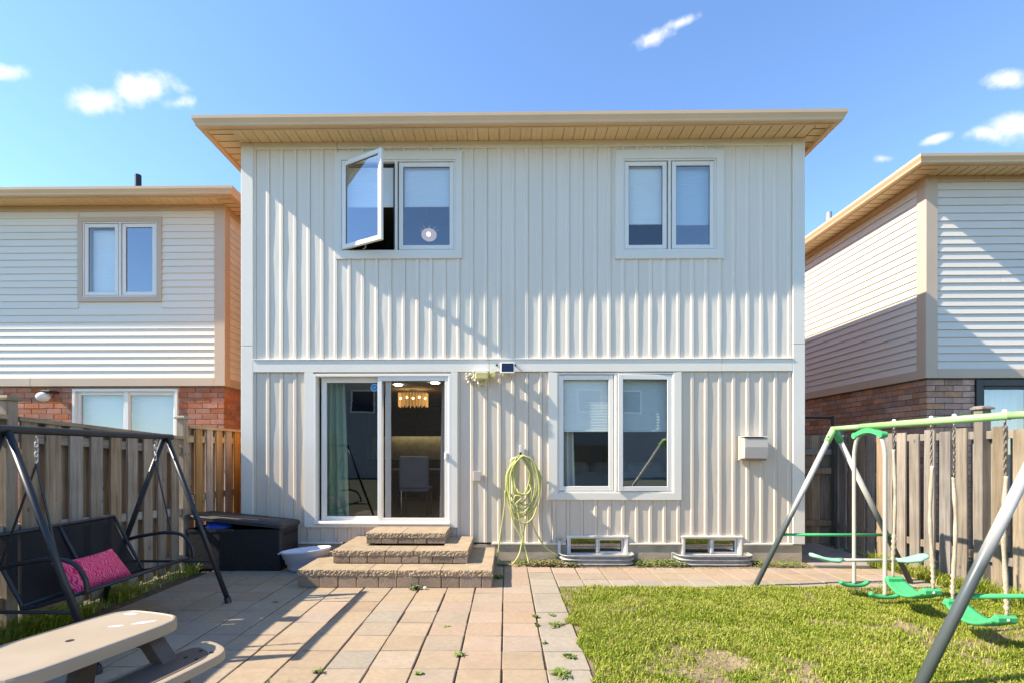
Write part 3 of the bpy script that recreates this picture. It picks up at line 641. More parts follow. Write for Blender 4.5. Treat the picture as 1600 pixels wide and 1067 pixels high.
for (z0, z1, hs) in ((.262, 2.648, [(.64, 2.40, .90, 2.66), (-2.79, -.72, .515, 2.66)] + [(b[0] - .04, b[1] + .04, 0, b[3] + .02) for b in BW]), (2.84, 5.80, [(-2.36, -.66, 4.28, 5.70), (1.57, 3.0, 4.26, 5.70)])):
    x = -3.585 - PITCH
    while x < 4.0:
        xa, xb = max(x, -3.60), min(x + PITCH, 4.02)
        for a, b, c, d in grid_cells(xa, xb, z0, z1, hs):
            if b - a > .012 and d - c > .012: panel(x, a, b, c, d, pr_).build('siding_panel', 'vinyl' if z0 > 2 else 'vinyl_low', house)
        x += PITCH
# trims
for (a, b) in ((HX0, -3.567), (3.985, HX1)):
    for c, d in ((.25, 3.02), (3.024, 5.885)):
        t_ = MB(); t_.box(a, b, W0 - .030, W0 + .17, c, d, .006); t_.build('corner_trim', 'trim', house)
for a, b in ((-3.567, -2.38), (-2.376, .51), (.514, 3.985)):
    t_ = MB(); t_.box(a, b, W0 - .026, W0 + .01, 5.79, 5.887, .004); t_.build('frieze_board', 'trim', house)
for a, b in ((-3.567, -.235), (-.232, 3.01), (3.013, 3.985)):
    t_ = MB(); t_.box(a, b, W0 - .030, W0 + .01, 2.655, 2.822, .005); t_.box(a, b, W0 - .042, W0 + .01, 2.822, 2.838, .003); t_.build('band_board', 'trim', house)
lows = [-3.567, .845, 1.713, 2.444, 3.298, 3.985]
for a, b in ((-3.567, -2.3), (-.2, .845), (1.713, 2.444), (3.298, 3.985)):
    t_ = MB(); t_.box(a, b, W0 - .026, W0 + .0, .237, .262, .003); t_.build('starter_strip', 'trim', house)
# eaves
ex0, ex1, ey0 = -4.07, 4.35, 6.40
eaves(house, [(ex0, HY1), (ex0, ey0), (ex1, ey0), (ex1, HY1)], None)
soffit_strips(house, 'X', HX0, HX1, ey0 + .006, W0 + .02, 5.888)
soffit_strips(house, 'Y', ey0 + .006, HY1, ex0 + .006, HX0 + .001, 5.888); soffit_strips(house, 'Y', ey0 + .006, ey0 + 3, HX1 - .001, ex1 - .006, 5.888)
hip_roof(house, ex0 - .04, ex1 + .04, ey0 - .04, HY1 + .3, 6.0)
# inside: floors, partitions
rm = MB()
for x0, x1, z0, z1, yb in ((-3.54, .30, .45, 2.70, 12.2), (.36, 3.95, .45, 2.70, 10.8), (-3.54, .55, 2.95, 5.8, 10.2), (.60, 3.95, 2.95, 5.8, 10.2)):
    rm.box(x0 - .03, x0, W0 + .2, yb, z0, z1); rm.box(x1, x1 + .03, W0 + .2, yb, z0, z1); rm.box(x0, x1, yb, yb + .03, z0, z1)
rm.build('room_walls', 'room', house)
cf = MB(); cf.box(-3.53, 3.94, W0 + .2, 12.3, 2.702, 2.72); cf.box(-3.53, 3.94, W0 + .2, 12.3, 5.80, 5.82); cf.build('room_ceiling', 'ceiling', house)
cf = MB(); cf.box(-3.53, 3.94, W0 + .2, 12.3, .43, .448); cf.box(-3.53, 3.94, W0 + .2, 12.3, 2.93, 2.948); cf.build('room_floor', 'room_floor', house)
# windows
casement(house, UL, ULt, [(-2.300, -1.575), (-1.515, -.726)], W0, .08, 'trim', open_first=R(27), clear_at=1, clear='glass_mid')
casement(house, UR, URt, [(1.656, 2.255), (2.315, 2.912)], W0, .1, 'trim', sash_w=.058)
casement(house, LR, LRt, [(.736, 1.512), (1.556, 2.326)], W0, .1, 'trim', trim_sides='LRB', sash_w=.066, ajar_last=R(3.4))
# basement windows
for b in BW:
    w_ = MB(); frame_rect(w_, b[0], b[1], b[2], b[3], .024, W0 - .01, W0 + .1); mx_ = (b[0] + b[1]) / 2; w_.box(mx_ - .016, mx_ + .016, W0 - .006, W0 + .09, b[2] + .033, b[3] - .033, .003)
    w_.box(b[0] - .04, b[1] + .04, W0 - .036, W0 + .0, b[3] - .004, b[3] + .02, .003); w_.box(b[0] - .028, b[0] + .002, W0 - .03, W0 + .03, b[2] + .01, b[3] - .004); w_.box(b[1] - .002, b[1] + .028, W0 - .03, W0 + .03, b[2] + .01, b[3] - .004)
    bw = w_.build('basement_window', 'upvc', house)
    for a, c in ((b[0] + .03, mx_ - .02), (mx_ + .02, b[1] - .03)): single_pane(a, c, b[2] + .03, b[3] - .03, W0 + .03 + (.02 if a > mx_ else 0)).build('pane', 'glass', bw)
    s_ = MB(); frame_rect(s_, mx_ + .02, b[1] - .03, b[2] + .03, b[3] - .03, .02, W0 + .012, W0 + .045); s_.build('sash', 'upvc', bw)
    k_ = MB(); k_.box(b[0] + .01, b[1] - .01, W0 + .3, W0 + .32, b[2], b[3]); k_.build('dark_room_backing', 'counter', bw)
# sliding patio door
x0, x1, z0, z1 = DR
d_ = MB(); frame_rect(d_, x0, x1, z0, z1, .035, W0 - .035, W0 + .12, wb=.04); d_.box(x0 + .01, x1 - .01, W0 - .06, W0 - .03, z0 - .0, z0 + .022, .004)
door = d_.build('patio_door', 'upvc', house)
for vs in ([(-2.837, .475), (-2.837, 2.652), (-2.71, 2.652), (-2.71, .52)], [(-.77, .52), (-.77, 2.652), (-.68, 2.652), (-.68, .475)], [(-2.837, .475), (-2.71, .52), (-.77, .52), (-.68, .475)]):
    mb = MB(); n = len(vs); mb.add([(u, y, v) for y in (W0 - .034, W0 + .004) for u, v in vs], [(0, 1, 2, 3), (7, 6, 5, 4), (0, 4, 5, 1), (1, 5, 6, 2), (2, 6, 7, 3), (3, 7, 4, 0)]); mb.build('door_trim', 'trim', door)
s_ = MB(); frame_rect(s_, -2.63, -1.745, z0 + .04, z1 - .036, .072, W0 + .055, W0 + .095, wb=.06); s_.build('fixed_panel', 'upvc', door)
single_pane(-2.56, -1.81, z0 + .09, z1 - .10, W0 + .075).build('pane', 'glass_green', door)
s_ = MB(); frame_rect(s_, -1.805, -.80, z0 + .042, z1 - .037, .058, W0 - .02, W0 + .005, wb=.045); s_.build('screen_frame', 'upvc', door)
single_pane(-1.75, -.85, z0 + .08, z1 - .09, W0 - .008).build('insect_screen', 'screen', door)
s_ = MB(); s_.box(-1.705, -1.63, W0 + .02, W0 + .05, z0 + .04, z1 - .037, .004); s_.build('sliding_panel_stile', 'upvc', door)
s_ = MB(); s_.box(-.862, -.815, W0 - .045, W0 - .018, 1.42, 1.53, .008); s_.box(-.85, -.83, W0 - .06, W0 - .044, 1.44, 1.51, .005); s_.build('door_handle', 'white_plastic', door)
st = MB(); n = 8
st.add([(-1.874 + .058 * math.cos(R(22.5 + 45 * i)), y, 2.451 + .058 * math.sin(R(22.5 + 45 * i))) for y in (W0 + .068, W0 + .0735) for i in range(8)], [tuple(range(8)), tuple(range(15, 7, -1))] + [(i, (i + 1) % 8, 8 + (i + 1) % 8, 8 + i) for i in range(8)])
sticker = thing('security_sticker', 'small blue octagonal security sticker on the patio door glass', 'sticker', (-1.874, W0 + .07, 2.39)); st.build('badge', 'stickerblue', sticker)
def ring(r0, r1, y, m, nm):
    mb = MB(); k = 16; vs = [(-1.874 + r * math.cos(6.2832 * i / k), y, 2.451 + r * math.sin(6.2832 * i / k)) for r in (r0, r1) for i in range(k)]
    mb.add(vs, [(i, (i + 1) % k, k + (i + 1) % k, k + i) for i in range(k)]); mb.build(nm, m, sticker)
ring(.046, .053, W0 + .0665, 'stickerlight', 'border_ring')
lt = MB(); 
for dx, dz, w_, h_ in ((-.018, 0, .006, .020), (-.004, 0, .006, .020), (.012, 0, .006, .020), (-.010, .010, .014, .005), (.012, .011, .018, .005)): lt.box(-1.874 + dx - w_ / 2, -1.874 + dx + w_ / 2, W0 + .0655, W0 + .0668, 2.451 + dz - h_ / 2, 2.451 + dz + h_ / 2)
lt.build('lettering', 'stickerlight', sticker)

# shades and curtains
yS = W0 + .055
shade_blind(-1.44, -.78, 5.02, 5.56, yS, 'half lowered white shade in the fixed half of the upper left window')
shade_blind(-2.25, -1.60, 5.02, 5.56, yS, 'half lowered white shade behind the open sash of the upper left window')
shade_blind(1.68, 2.20, 4.75, 5.56, yS, 'long white pleated shade in left half of the upper right window')
shade_blind(2.34, 2.87, 4.75, 5.56, yS + .03, 'pleated shade in right half of the upper right window')
shade_blind(.77, 1.45, 1.84, 2.59, yS, 'white pleated shade half down in left half of the lower right window')
shade_blind(1.60, 2.27, 1.84, 2.59, yS + .03, 'pleated shade in right half of the lower right window')
curtain(.75, .97, .60, 1.9, yS + .12, 'white curtain at left side of the lower right window', 'curtain', 3, .06)
curtain(-2.62, -2.36, .47, 2.62, W0 + .24, 'sheer curtain behind the left panel of the patio door', 'curtain', 3, .10)
curtain(-.93, -.83, .47, 2.62, W0 + .22, 'narrow grey curtain at right side of the patio door opening', 'curtain_grey', 2, .12, .02)

# dining room seen through the patio door
ch = thing('dining_chair', 'grey upholstered dining chair with metal legs seen through the screen door', 'chair', (-1.55, 8.3, .448))
mb = MB(); mb.box(-1.80, -1.30, 8.05, 8.12, .92, 1.47, .02); mb.build('backrest', 'chair', ch)
mb = MB(); mb.box(-1.80, -1.30, 8.08, 8.52, .86, .94, .02); mb.build('seat', 'chair', ch)
for sx_ in (-1.77, -1.33):
    for sy_ in (8.09, 8.48): MB().tube([(sx_, sy_, .448), (sx_, sy_, .88)], .014, 8).build('leg', 'chrome', ch)
tb = thing('dining_table', 'dark dining table behind the grey chair in the house', 'table', (-1.3, 9.1, .448))
mb = MB(); mb.box(-2.2, -.55, 8.55, 9.5, 1.17, 1.22, .008); mb.build('tabletop', 'cabinet', tb)
for sx_ in (-2.1, -.65):
    for sy_ in (8.65, 9.4): mb = MB(); mb.box(sx_ - .035, sx_ + .035, sy_ - .035, sy_ + .035, .448, 1.17, .004); mb.build('leg', 'cabinet', tb)
mb = MB(); mb.box(-1.15, -.92, 9.0, 9.02, 1.225, 1.45, .004); tag(mb.build('laptop', 'counter'), 'dark open screen standing on the dining table', 'screen')
kc = thing('kitchen_cabinets', 'dark kitchen cabinets with a pale yellow backsplash at the back of the room', 'cabinet', (-1.4, 12.0, .448))
mb = MB(); mb.box(-3.4, .2, 11.6, 12.18, .448, 1.32, .005); mb.build('base_cabinet', 'cabinet', kc)
mb = MB(); mb.box(-3.4, .2, 11.55, 12.18, 1.32, 1.36, .004); mb.build('countertop', 'counter', kc)
mb = MB(); mb.box(-3.4, .2, 12.16, 12.19, 1.36, 1.98); mb.build('backsplash', 'splash', kc)
for i in range(6): mb = MB(); mb.box(-3.4 + i * .6 + .005, -2.8 + i * .6 - .005, 11.85, 12.18, 1.98, 2.68, .006); mb.build('wall_cabinet', 'cabinet', kc)
mb = MB(); mb.box(-2.9, -.3, 12.02, 12.05, 1.965, 1.978); mb.build('added_glow_strip', mat_emit('strip_glow', (1, .86, .55), 3), kc)  # added glow that brightens the backsplash, no lamp visible there
mb = MB(); mb.box(-3.4, .2, 11.83, 11.848, 1.93, 2.0, .003); mb.build('glow_shield', 'cabinet', kc)  # added lip keeping the glow strip out of view
pf = thing('wall_picture', 'small dark framed picture behind the left door glass', 'picture', (-2.52, 11.3, 2.1))
cd = thing('chandelier', 'glowing amber crystal drum chandelier seen through the patio door', 'chandelier', (-1.45, 8.9, 2.68))
mb = MB(); mb.lathe([(.0, 2.7), (.06, 2.7), (.06, 2.66), (.012, 2.66), (.012, 2.62)], -1.72, 8.9, 12); mb.build('ceiling_rose', 'chrome', cd)
mb = MB(); frame_n = 84
for i in range(frame_n):
    a = 2 * math.pi * i / frame_n; xx = -1.72 + .30 * max(-.85, min(.85, 1.25 * math.cos(a))); yy = 8.9 + .14 * math.sin(a)
    mb.box(xx - .005, xx + .005, yy - .005, yy + .005, 2.39 + .02 * math.sin(i * 2.3), 2.63)
mb.build('crystal_strands', 'gold', cd)
for i in range(5):
    mb = MB(); mb.sphere((-1.95 + i * .115, 8.86, 2.53 + .02 * (i % 2)), .022, 8, 6); mb.build('bulb_or_highlight', 'glow', cd)
for i, (xx, yy) in enumerate(((-1.86, 8.27), (-1.19, 8.05))):
    mb = MB(); mb.lathe([(.0, 2.698), (.05, 2.698), (.055, 2.690), (.07, 2.690), (.07, 2.70)], xx, yy, 16); tag(mb.build('downlight', 'down', smooth=False), ('left' if i == 0 else 'right') + ' one of two bright ceiling downlights seen through the patio door', 'downlight', 'ceiling downlights')
mb = MB(); mb.box(-2.66, -2.34, 12.15, 12.18, 2.04, 2.42, .005); mb.build('frame', 'counter', pf, loc=None)
cl_ = thing('pendant_lamp', 'round glowing ceiling lamp seen through the upper left window', 'lamp', (-1.0, 7.85, 5.0))
mb = MB(); mb.sphere((-1.26, 7.85, 5.08), .125, 20, 12, (1, 1, .75)); mb.build('globe', 'bulb_or_highlight', cl_, smooth=True)
mb = MB(); mb.sphere((-1.25, 7.745, 5.045), .036, 12, 8); mb.build('bulb_or_highlight', mat_emit('pendant_hotspot', (1.0, .86, .74), .9), cl_, smooth=True)  # small glowing ball stands for the highlight on the globe
mb = MB(); mb.tube([(-1.26, 7.85, 5.16), (-1.26, 7.85, 5.8)], .012, 8); mb.build('stem', 'chrome', cl_)
mb = MB(); 
for i in range(9):
    a = i * .7; mb.tube([(-1.26 + .10 * math.cos(a), 7.85 + .10 * math.sin(a), 5.15), (-1.26 + .17 * math.cos(a), 7.85 + .17 * math.sin(a), 5.17)], .012, 5)
mb.build('petal_ring', 'white_plastic', cl_)
so = thing('sofa', 'pale grey sofa with back cushions inside the lower right window', 'sofa', (1.5, 8.4, .448))
mb = MB(); mb.box(.75, 2.75, 8.0, 8.9, .50, .90, .05); mb.build('seat_base', 'sofa', so)
mb = MB(); mb.box(.75, 2.75, 7.98, 8.18, .50, 1.20, .05); mb.build('backrest', 'sofa', so)
for i in range(3): mb = MB(); mb.box(.82 + i * .63, 1.42 + i * .63, 8.15, 8.38, .90, 1.36, .06); mb.build('cushion', 'sofa', so)

# ---------------------------------------------------------------- things fixed to the wall
YF = W0 - .02
fl = thing('flood_light', 'yellowed plastic security light with crusty white sealant left of the solar lamp', 'light', (-.34, YF, 2.5))
mb = MB(); mb.box(-.42, -.24, YF - .17, YF - .03, 2.53, 2.63, .012); mb.build('lamp_head', 'cream_plastic', fl)
mb = MB(); mb.box(-.225, -.14, YF - .15, YF - .05, 2.555, 2.635, .012); mb.build('sensor_head', 'cream_plastic', fl)
mb = MB(); mb.box(-.46, -.25, YF - .16, YF - .005, 2.628, 2.648, .006); mb.build('cover_plate', 'white_plastic', fl)
mb = MB(); mb.box(-.33, -.27, YF - .05, YF, 2.48, 2.60, .01); mb.build('mount', 'cream_plastic', fl)
mb = MB(); rr = random.Random(3)
for i in range(46):
    a = rr.uniform(0, 6.28); mb.sphere((-.46 + rr.gauss(0, .045) + (.16 if i % 4 == 0 else 0), YF - rr.uniform(0, .06), 2.57 + rr.gauss(0, .042)), rr.uniform(.010, .026), 7, 5)
struct(mb.build('sealant_blobs', 'caulk', fl, smooth=True), 'stuff')
mb = MB()
for i in range(3): mb.tube(catmull([(-.40 + i * .05, YF - .05, 2.53), (-.37 + i * .05, YF - .08, 2.48 - .015 * i), (-.30 + i * .03, YF - .05, 2.475), (-.27, YF - .03, 2.53)], 6), .004, 5)
mb.build('loose_wire', 'white_plastic', fl)
sl = thing('solar_light', 'solar wall lamp with dark blue panel and white frame on the band board', 'light', (.02, YF, 2.62))
mb = MB(); T = Matrix.Translation((.022, YF - .10, 2.690)) @ Matrix.Rotation(R(-18), 4, 'X')
b_ = MB(); b_.box(-.098, .098, -.014, .010, -.082, .082, .006); b_.v = [tuple(T @ Vector(v)) for v in b_.v]; b_.build('panel_frame', 'white_plastic', sl)
b_ = MB(); b_.box(-.082, .082, -.0175, -.012, -.062, .066); b_.v = [tuple(T @ Vector(v)) for v in b_.v]; b_.build('solar_cell', 'solar', sl)
b_ = MB(); b_.box(-.03, .07, YF - .10, YF - .005, 2.62, 2.70, .01); b_.build('mount', 'white_plastic', sl)
for i in range(3): b_ = MB(); b_.sphere((-.03 + i * .045, YF - .09, 2.602), .016, 10, 7); b_.build('led_bulb', 'cream_plastic', sl, smooth=True)
for i, xx in enumerate((-.125, .128)): b_ = MB(); b_.box(xx - .016, xx + .016, YF - .03, YF - .008, 2.735, 2.757, .003); b_.build('clip', 'black_frame', sl)
b_ = MB(); b_.box(-.45, -.355, YF - .035, YF + .01, 1.135, 1.26, .008); ob = thing('outlet_box', 'small beige outdoor outlet box between door and hose', 'outlet', (-.4, YF, 1.13)); b_.build('box', 'vent', ob)
b_ = MB(); b_.box(-.455, -.35, YF - .042, YF - .034, 1.13, 1.265, .004); b_.build('cover', 'vent', ob)
vh = thing('vent_hood', 'greige plastic dryer vent hood on the wall at right', 'vent', (3.4, YF, 1.4))
b_ = MB(); b_.box(3.235, 3.575, YF - .03, YF + .01, 1.415, 1.75, .006); b_.build('base_plate', 'vent', vh)
b_ = MB(); b_.add([(3.25, YF - .03, 1.735), (3.56, YF - .03, 1.735), (3.56, YF - .155, 1.715), (3.25, YF - .155, 1.715), (3.25, YF - .03, 1.44), (3.56, YF - .03, 1.44), (3.56, YF - .15, 1.45), (3.25, YF - .15, 1.45), (3.25, YF - .165, 1.60), (3.56, YF - .165, 1.60)],
                 [(0, 3, 2, 1), (3, 8, 9, 2), (8, 7, 6, 9), (0, 4, 7, 8, 3), (1, 2, 9, 6, 5), (4, 5, 6, 7)]); b_.build('hood', 'vent', vh)
b_ = MB(); b_.box(3.24, 3.57, YF - .165, YF - .02, 1.738, 1.748, .002); b_.build('top_flange', 'trim', vh)
b_ = MB(); b_.box(3.262, 3.548, YF - .15, YF - .14, 1.418, 1.438, .002); b_.build('flap_lip', 'brown_plastic', vh)
# hose hanger and hose
hk = thing('hose_hanger', 'white metal hook bracket holding the garden hose', 'hook', (.203, YF, 1.45))
b_ = MB(); b_.box(.185, .222, YF - .012, YF + .008, 1.45, 1.63, .003); b_.build('back_strip', 'white_plastic', hk)
b_ = MB(); b_.tube(catmull([(.06, YF - .11, 1.40), (.10, YF - .12, 1.445), (.20, YF - .12, 1.465), (.31, YF - .12, 1.445), (.35, YF - .11, 1.40)], 6), .012, 8); b_.box(.19, .217, YF - .12, YF, 1.44, 1.455); b_.build('cradle', 'white_plastic', hk)
b_ = MB(); b_.box(.188, .219, YF - .009, YF - .0135, 1.47, 1.53); b_.build('slot', 'hole', hk)
hose = MB(); hr = random.Random(5); hx = .205; HR = .0105
loops = [(-.205, .27, .66, .10), (-.19, .20, .74, .13), (-.15, .25, .56, .15), (-.12, .14, .83, .09), (-.17, .28, .80, .08), (-.10, .12, .93, .14), (-.20, .16, .63, .06), (-.08, .24, .71, .12)]
for l, r_, zb, dy in loops:
    tz = 1.468 + hr.uniform(0, .02); top = hr.uniform(-.04, .04); y0 = YF - dy - .02
    pts = [(hx + top, y0, tz), (hx + top + r_ * .45, y0 - .01, tz - .05), (hx + r_ * .85, y0, tz - .2), (hx + r_, y0 + .01, (tz + zb) / 2), (hx + r_ * .75, y0 + .02, zb + .12), (hx + (r_ + l) / 2, y0 + .01, zb), (hx + l * .75, y0, zb + .13), (hx + l, y0 + .01, (tz + zb) / 2 + .05), (hx + l * .8, y0, tz - .18), (hx + top + l * .4, y0 - .01, tz - .045), (hx + top, y0, tz)]
    hose.tube(catmull(pts, 7), HR, 7)
def hp(px, py, d=.1): return ((px - 780) * .00897 - .10 + .0 * py, YF - d, 1.52 + (707 - py) * .00896)
hose.tube(catmull([hp(790, 765, .12), hp(789, 790, .12), hp(783, 830, .13), hp(779, 865, .15), hp(781, 879, .2), (-.02, YF - .26, .03), (.06, YF - .27, .018), (.10, YF - .25, .03), hp(812, 860, .16), hp(818, 830, .12), hp(823, 805, .11), hp(829, 785, .11)], 7), HR, 7)
hose.tube(catmull([hp(797, 790, .11), hp(803, 815, .12), hp(815, 838, .13), hp(823, 862, .14), hp(826, 876, .2), (.31, YF - .24, .015)], 7), HR, 7)
hose.tube(catmull([hp(808, 785, .1), hp(811, 805, .13), hp(817, 835, .14), hp(820, 855, .12)], 7), HR, 7)
hose.tube(catmull([hp(826, 795, .1), hp(833, 820, .1), hp(845, 843, .09), hp(858, 858, .08), hp(872, 866, .07)], 7), HR, 7)
hose.tube(catmull([hp(808, 762, .16), hp(812, 768, .18), hp(822, 770, .18), hp(829, 762, .17), hp(827, 755, .16)], 7), HR, 7)
hose.tube(catmull([hp(803, 780, .16), hp(806, 772, .17), hp(815, 775, .17), hp(806, 785, .16), hp(806, 795, .15), hp(818, 798, .15), hp(827, 788, .15)], 7), HR, 7)
ho = thing('garden_hose', 'yellow green garden hose coiled on the wall hook and trailing to the ground', 'hose', (hx, YF, 0)); hose.build('hose_coil', 'hose', ho, smooth=True)
b_ = MB(); b_.tube([(-.12, YF - .27, .022), (.02, YF - .27, .02)], .017, 8); b_.build('nozzle_end', mat('hose_end', (.10, .17, .07), rough=.5), ho)
tp = thing('wall_tap', 'white tap pipe on the foundation beside the left window well', 'tap', (.74, YF, .1))
b_ = MB(); b_.tube([(.742, YF - .03, .30), (.742, YF - .035, .12)], .022, 10); b_.build('pipe', 'white_plastic', tp)
b_ = MB(); b_.tube([(.742, YF - .03, .26), (.742, YF + .05, .26)], .014, 8); b_.tube([(.742, YF - .035, .12), (.72, YF - .07, .08)], .016, 8); b_.build('spout', 'steel', tp)
b_ = MB(); b_.lathe([(0, .335), (.03, .335), (.034, .32), (.03, .305), (0, .305)], .742, YF - .03, 10); b_.build('handle', 'steel', tp)
# window wells
def well(xa, xb, label, seed):
    root = thing('window_well', label, 'window well', ((xa + xb) / 2, 6.5, 0), 'steel window wells'); rr = random.Random(seed)
    n = 40; k = 32; vs = []; ya = 6.715; yf = 6.47; cx = (xa + xb) / 2; hw = (xb - xa) / 2
    for j in range(k + 1):
        z = -.05 + .185 * j / k; bulge = .018 * math.sin(j / k * 2 * math.pi * 3.2)
        for i in range(n + 1):
            a = math.pi * i / n; ca, sa = math.cos(a), math.sin(a); ex = .28
            x = cx - hw * math.copysign(abs(ca) ** ex, ca) * (1 + bulge / hw); y = ya - (ya - yf + bulge) * abs(sa) ** .55; vs.append((x, y, z))
    fs = [(j * (n + 1) + i, j * (n + 1) + i + 1, (j + 1) * (n + 1) + i + 1, (j + 1) * (n + 1) + i) for j in range(k) for i in range(n)]
    o = MB().add(vs, fs).build('corrugated_wall', 'steel', root, smooth=True)
    so_ = o.modifiers.new('thick', 'SOLIDIFY'); so_.thickness = .004
    b_ = MB(); b_.tube([(vs[k * (n + 1) + i][0], vs[k * (n + 1) + i][1], .137) for i in range(n + 1)], .008, 6); b_.build('rolled_rim', 'steel', root, smooth=True)
    for xx in (xa, xb): b_ = MB(); b_.box(xx - .03, xx + .03, 6.70, 6.722, -.04, .135); b_.build('flange', 'steel', root)
well(.755, 1.735, 'corrugated steel window well below the left basement window', 1)
well(2.335, 3.335, 'corrugated steel window well below the right basement window', 2)

# ---------------------------------------------------------------- stone steps
steps = thing('stone_steps', 'three tier tan stone steps up to the patio door', 'steps', (-1.25, 6.0, 0))
def cap_stone(x0, x1, y0, y1, z0, z1, rough_front, rough_left, rough_right, seed):
    r = random.Random(seed); nx_ = max(2, int((x1 - x0) / .015)); ny_ = max(2, int((y1 - y0) / .03)); nz_ = 5
    bm = bmesh.new(); pts = {}
    def vert(i, j, k):
        key = (i, j, k)
        if key not in pts:
            x = x0 + (x1 - x0) * i / nx_; y = y0 + (y1 - y0) * j / ny_; z = z0 + (z1 - z0) * k / nz_; q = .0065
            mid = (0 < k < nz_)
            if rough_front and j == 0: y += r.uniform(-q, q) if mid else r.uniform(0, q * 1.1)
            if rough_left and i == 0: x += r.uniform(-q, q) if mid else r.uniform(0, q * 1.1)
            if rough_right and i == nx_: x -= r.uniform(-q, q) if mid else r.uniform(0, q * 1.1)
            if k == nz_ and (j == 0 and rough_front): z -= r.uniform(0, .004)
            pts[key] = bm.verts.new((x, y, z))
        return pts[key]
    for i in range(nx_):
        for k in range(nz_):
            bm.faces.new((vert(i, 0, k), vert(i + 1, 0, k), vert(i + 1, 0, k + 1), vert(i, 0, k + 1))); bm.faces.new((vert(i, ny_, k), vert(i, ny_, k + 1), vert(i + 1, ny_, k + 1), vert(i + 1, ny_, k)))
        for j in range(ny_):
            bm.faces.new((vert(i, j, nz_), vert(i + 1, j, nz_), vert(i + 1, j + 1, nz_), vert(i, j + 1, nz_))); bm.faces.new((vert(i, j, 0), vert(i, j + 1, 0), vert(i + 1, j + 1, 0), vert(i + 1, j, 0)))
    for j in range(ny_):
        for k in range(nz_):
            bm.faces.new((vert(0, j, k), vert(0, j, k + 1), vert(0, j + 1, k + 1), vert(0, j + 1, k))); bm.faces.new((vert(nx_, j, k), vert(nx_, j + 1, k), vert(nx_, j + 1, k + 1), vert(nx_, j, k + 1)))
    return MB().bm(bm)
tiers = [(-2.36, -.155, 5.40, 0, .125, .20, [.37, .515, .735], .30), (-2.075, -.455, 5.72, .20, .283, .354, [.395, .60], .30), (-1.80, -.775, 6.155, .354, .424, .494, [.455], .42)]
cs = 0
for (a, b, yf, z0, zc, z1, cuts, tread) in tiers:
    # riser blocks: front
    x = a; rr = random.Random(int(yf * 100)); 
    while x < b - .02:
        l = rr.choice((.205, .205, .21, .16, .25)); e_ = min(x + l, b)
        if b - e_ < .07: e_ = b
        mb = MB(); mb.box(x + .003, e_ - .003, yf + rr.uniform(-.003, .003), yf + .14, z0, zc, .006); mb.build('riser_block', 'stepblock', steps); x = e_
    for xs in ((a, a + .14), (b - .14, b)):
        y = yf + .143
        while y < 6.70:
            e_ = min(y + .22, 6.715); mb = MB(); mb.box(xs[0], xs[1], y, e_ - .005, z0, zc, .006); mb.build('riser_block', 'stepblock', steps); y = e_
    mb = MB(); mb.box(a + .13, b - .13, yf + .13, 6.71, z0, zc - .002); mb.build('core', 'concrete', steps)
    # caps: front row with split faces
    oh = .005; ca, cb = a - oh, b + oh; yb = yf - oh; xs = [ca] + [ca + c * (cb - ca) if c < 1 else c for c in [k / (b - a) * 1.0 if k > 1 else k for k in cuts]] + [cb]
    dpt = tread + oh
    for i in range(len(xs) - 1):
        cs += 1; cap_stone(xs[i] + .004, xs[i + 1] - .004, yb, yb + dpt, zc, z1, True, i == 0, i == len(xs) - 2, cs).build('cap_stone', 'capstone', steps)
    y = yb + dpt + .003
    if z1 > .45:
        ys = [(y, 6.712)]; xs2 = [ca, ca + .36, ca + .76, cb]
        for i in range(3): cs += 1; cap_stone(xs2[i] + .0025, xs2[i + 1] - .0025, y, 6.712, zc, z1, False, i == 0, i == 2, cs).build('cap_stone', 'capstone', steps)
    else:
        while y < 6.68:
            e_ = min(y + .42, 6.712)
            if 6.712 - e_ < .1: e_ = 6.712
            for (u0, u1, l_, r_) in ((ca, ca + .33, True, False), (cb - .33, cb, False, True)):
                cs += 1; cap_stone(u0, u1, y, e_ - .004, zc, z1, False, l_, r_, cs).build('cap_stone', 'capstone', steps)
            y = e_

# ---------------------------------------------------------------- fences
def board_meshes(axis, h, wd, m, n=5, th=.019, sag=.0):
    out = []
    for i in range(n):
        r = random.Random(i + int(h * 1000) + len(m) * 17); mb = MB()
        ks = 6; vs = []; b1, b2 = r.uniform(-.004, .004), r.uniform(-.004, .004)
        for k in range(ks + 1):
            z = h * k / ks; d = b1 * math.sin(math.pi * k / ks) ; e_ = b2 * math.sin(2 * k / ks)
            for (u, v) in ((-wd / 2, 0), (wd / 2, 0), (wd / 2, th), (-wd / 2, th)):
                vs.append((v + d, u + e_, z) if axis == 'Y' else (u + e_, v + d, z))
        fs = [(3, 2, 1, 0), tuple(range(ks * 4, ks * 4 + 4))] + [(k * 4 + q, k * 4 + (q + 1) % 4, (k + 1) * 4 + (q + 1) % 4, (k + 1) * 4 + q) for k in range(ks) for q in range(4)]
        me = mb.add(vs, fs).mesh('board'); me.materials.append(M[m]); out.append(me)
    return out
def post(parent, x, y, h, m, w=.095, cap=True):
    b = MB(); b.box(x - w / 2, x + w / 2, y - w / 2, y + w / 2, -.1, h, .004); po = b.build('post', m, parent)
    if cap:
        c = MB(); e_ = w / 2 + .022; c.box(x - e_, x + e_, y - e_, y + e_, h, h + .022, .003); c.prism([(x - e_ + .012, y - e_ + .012), (x + e_ - .012, y - e_ + .012), (x + e_ - .012, y + e_ - .012), (x - e_ + .012, y + e_ - .012)], h + .022, h + .04, c=.012); c.build('post_cap', 'wood_y' if m != 'wood_pale' else 'wood_pale', po)
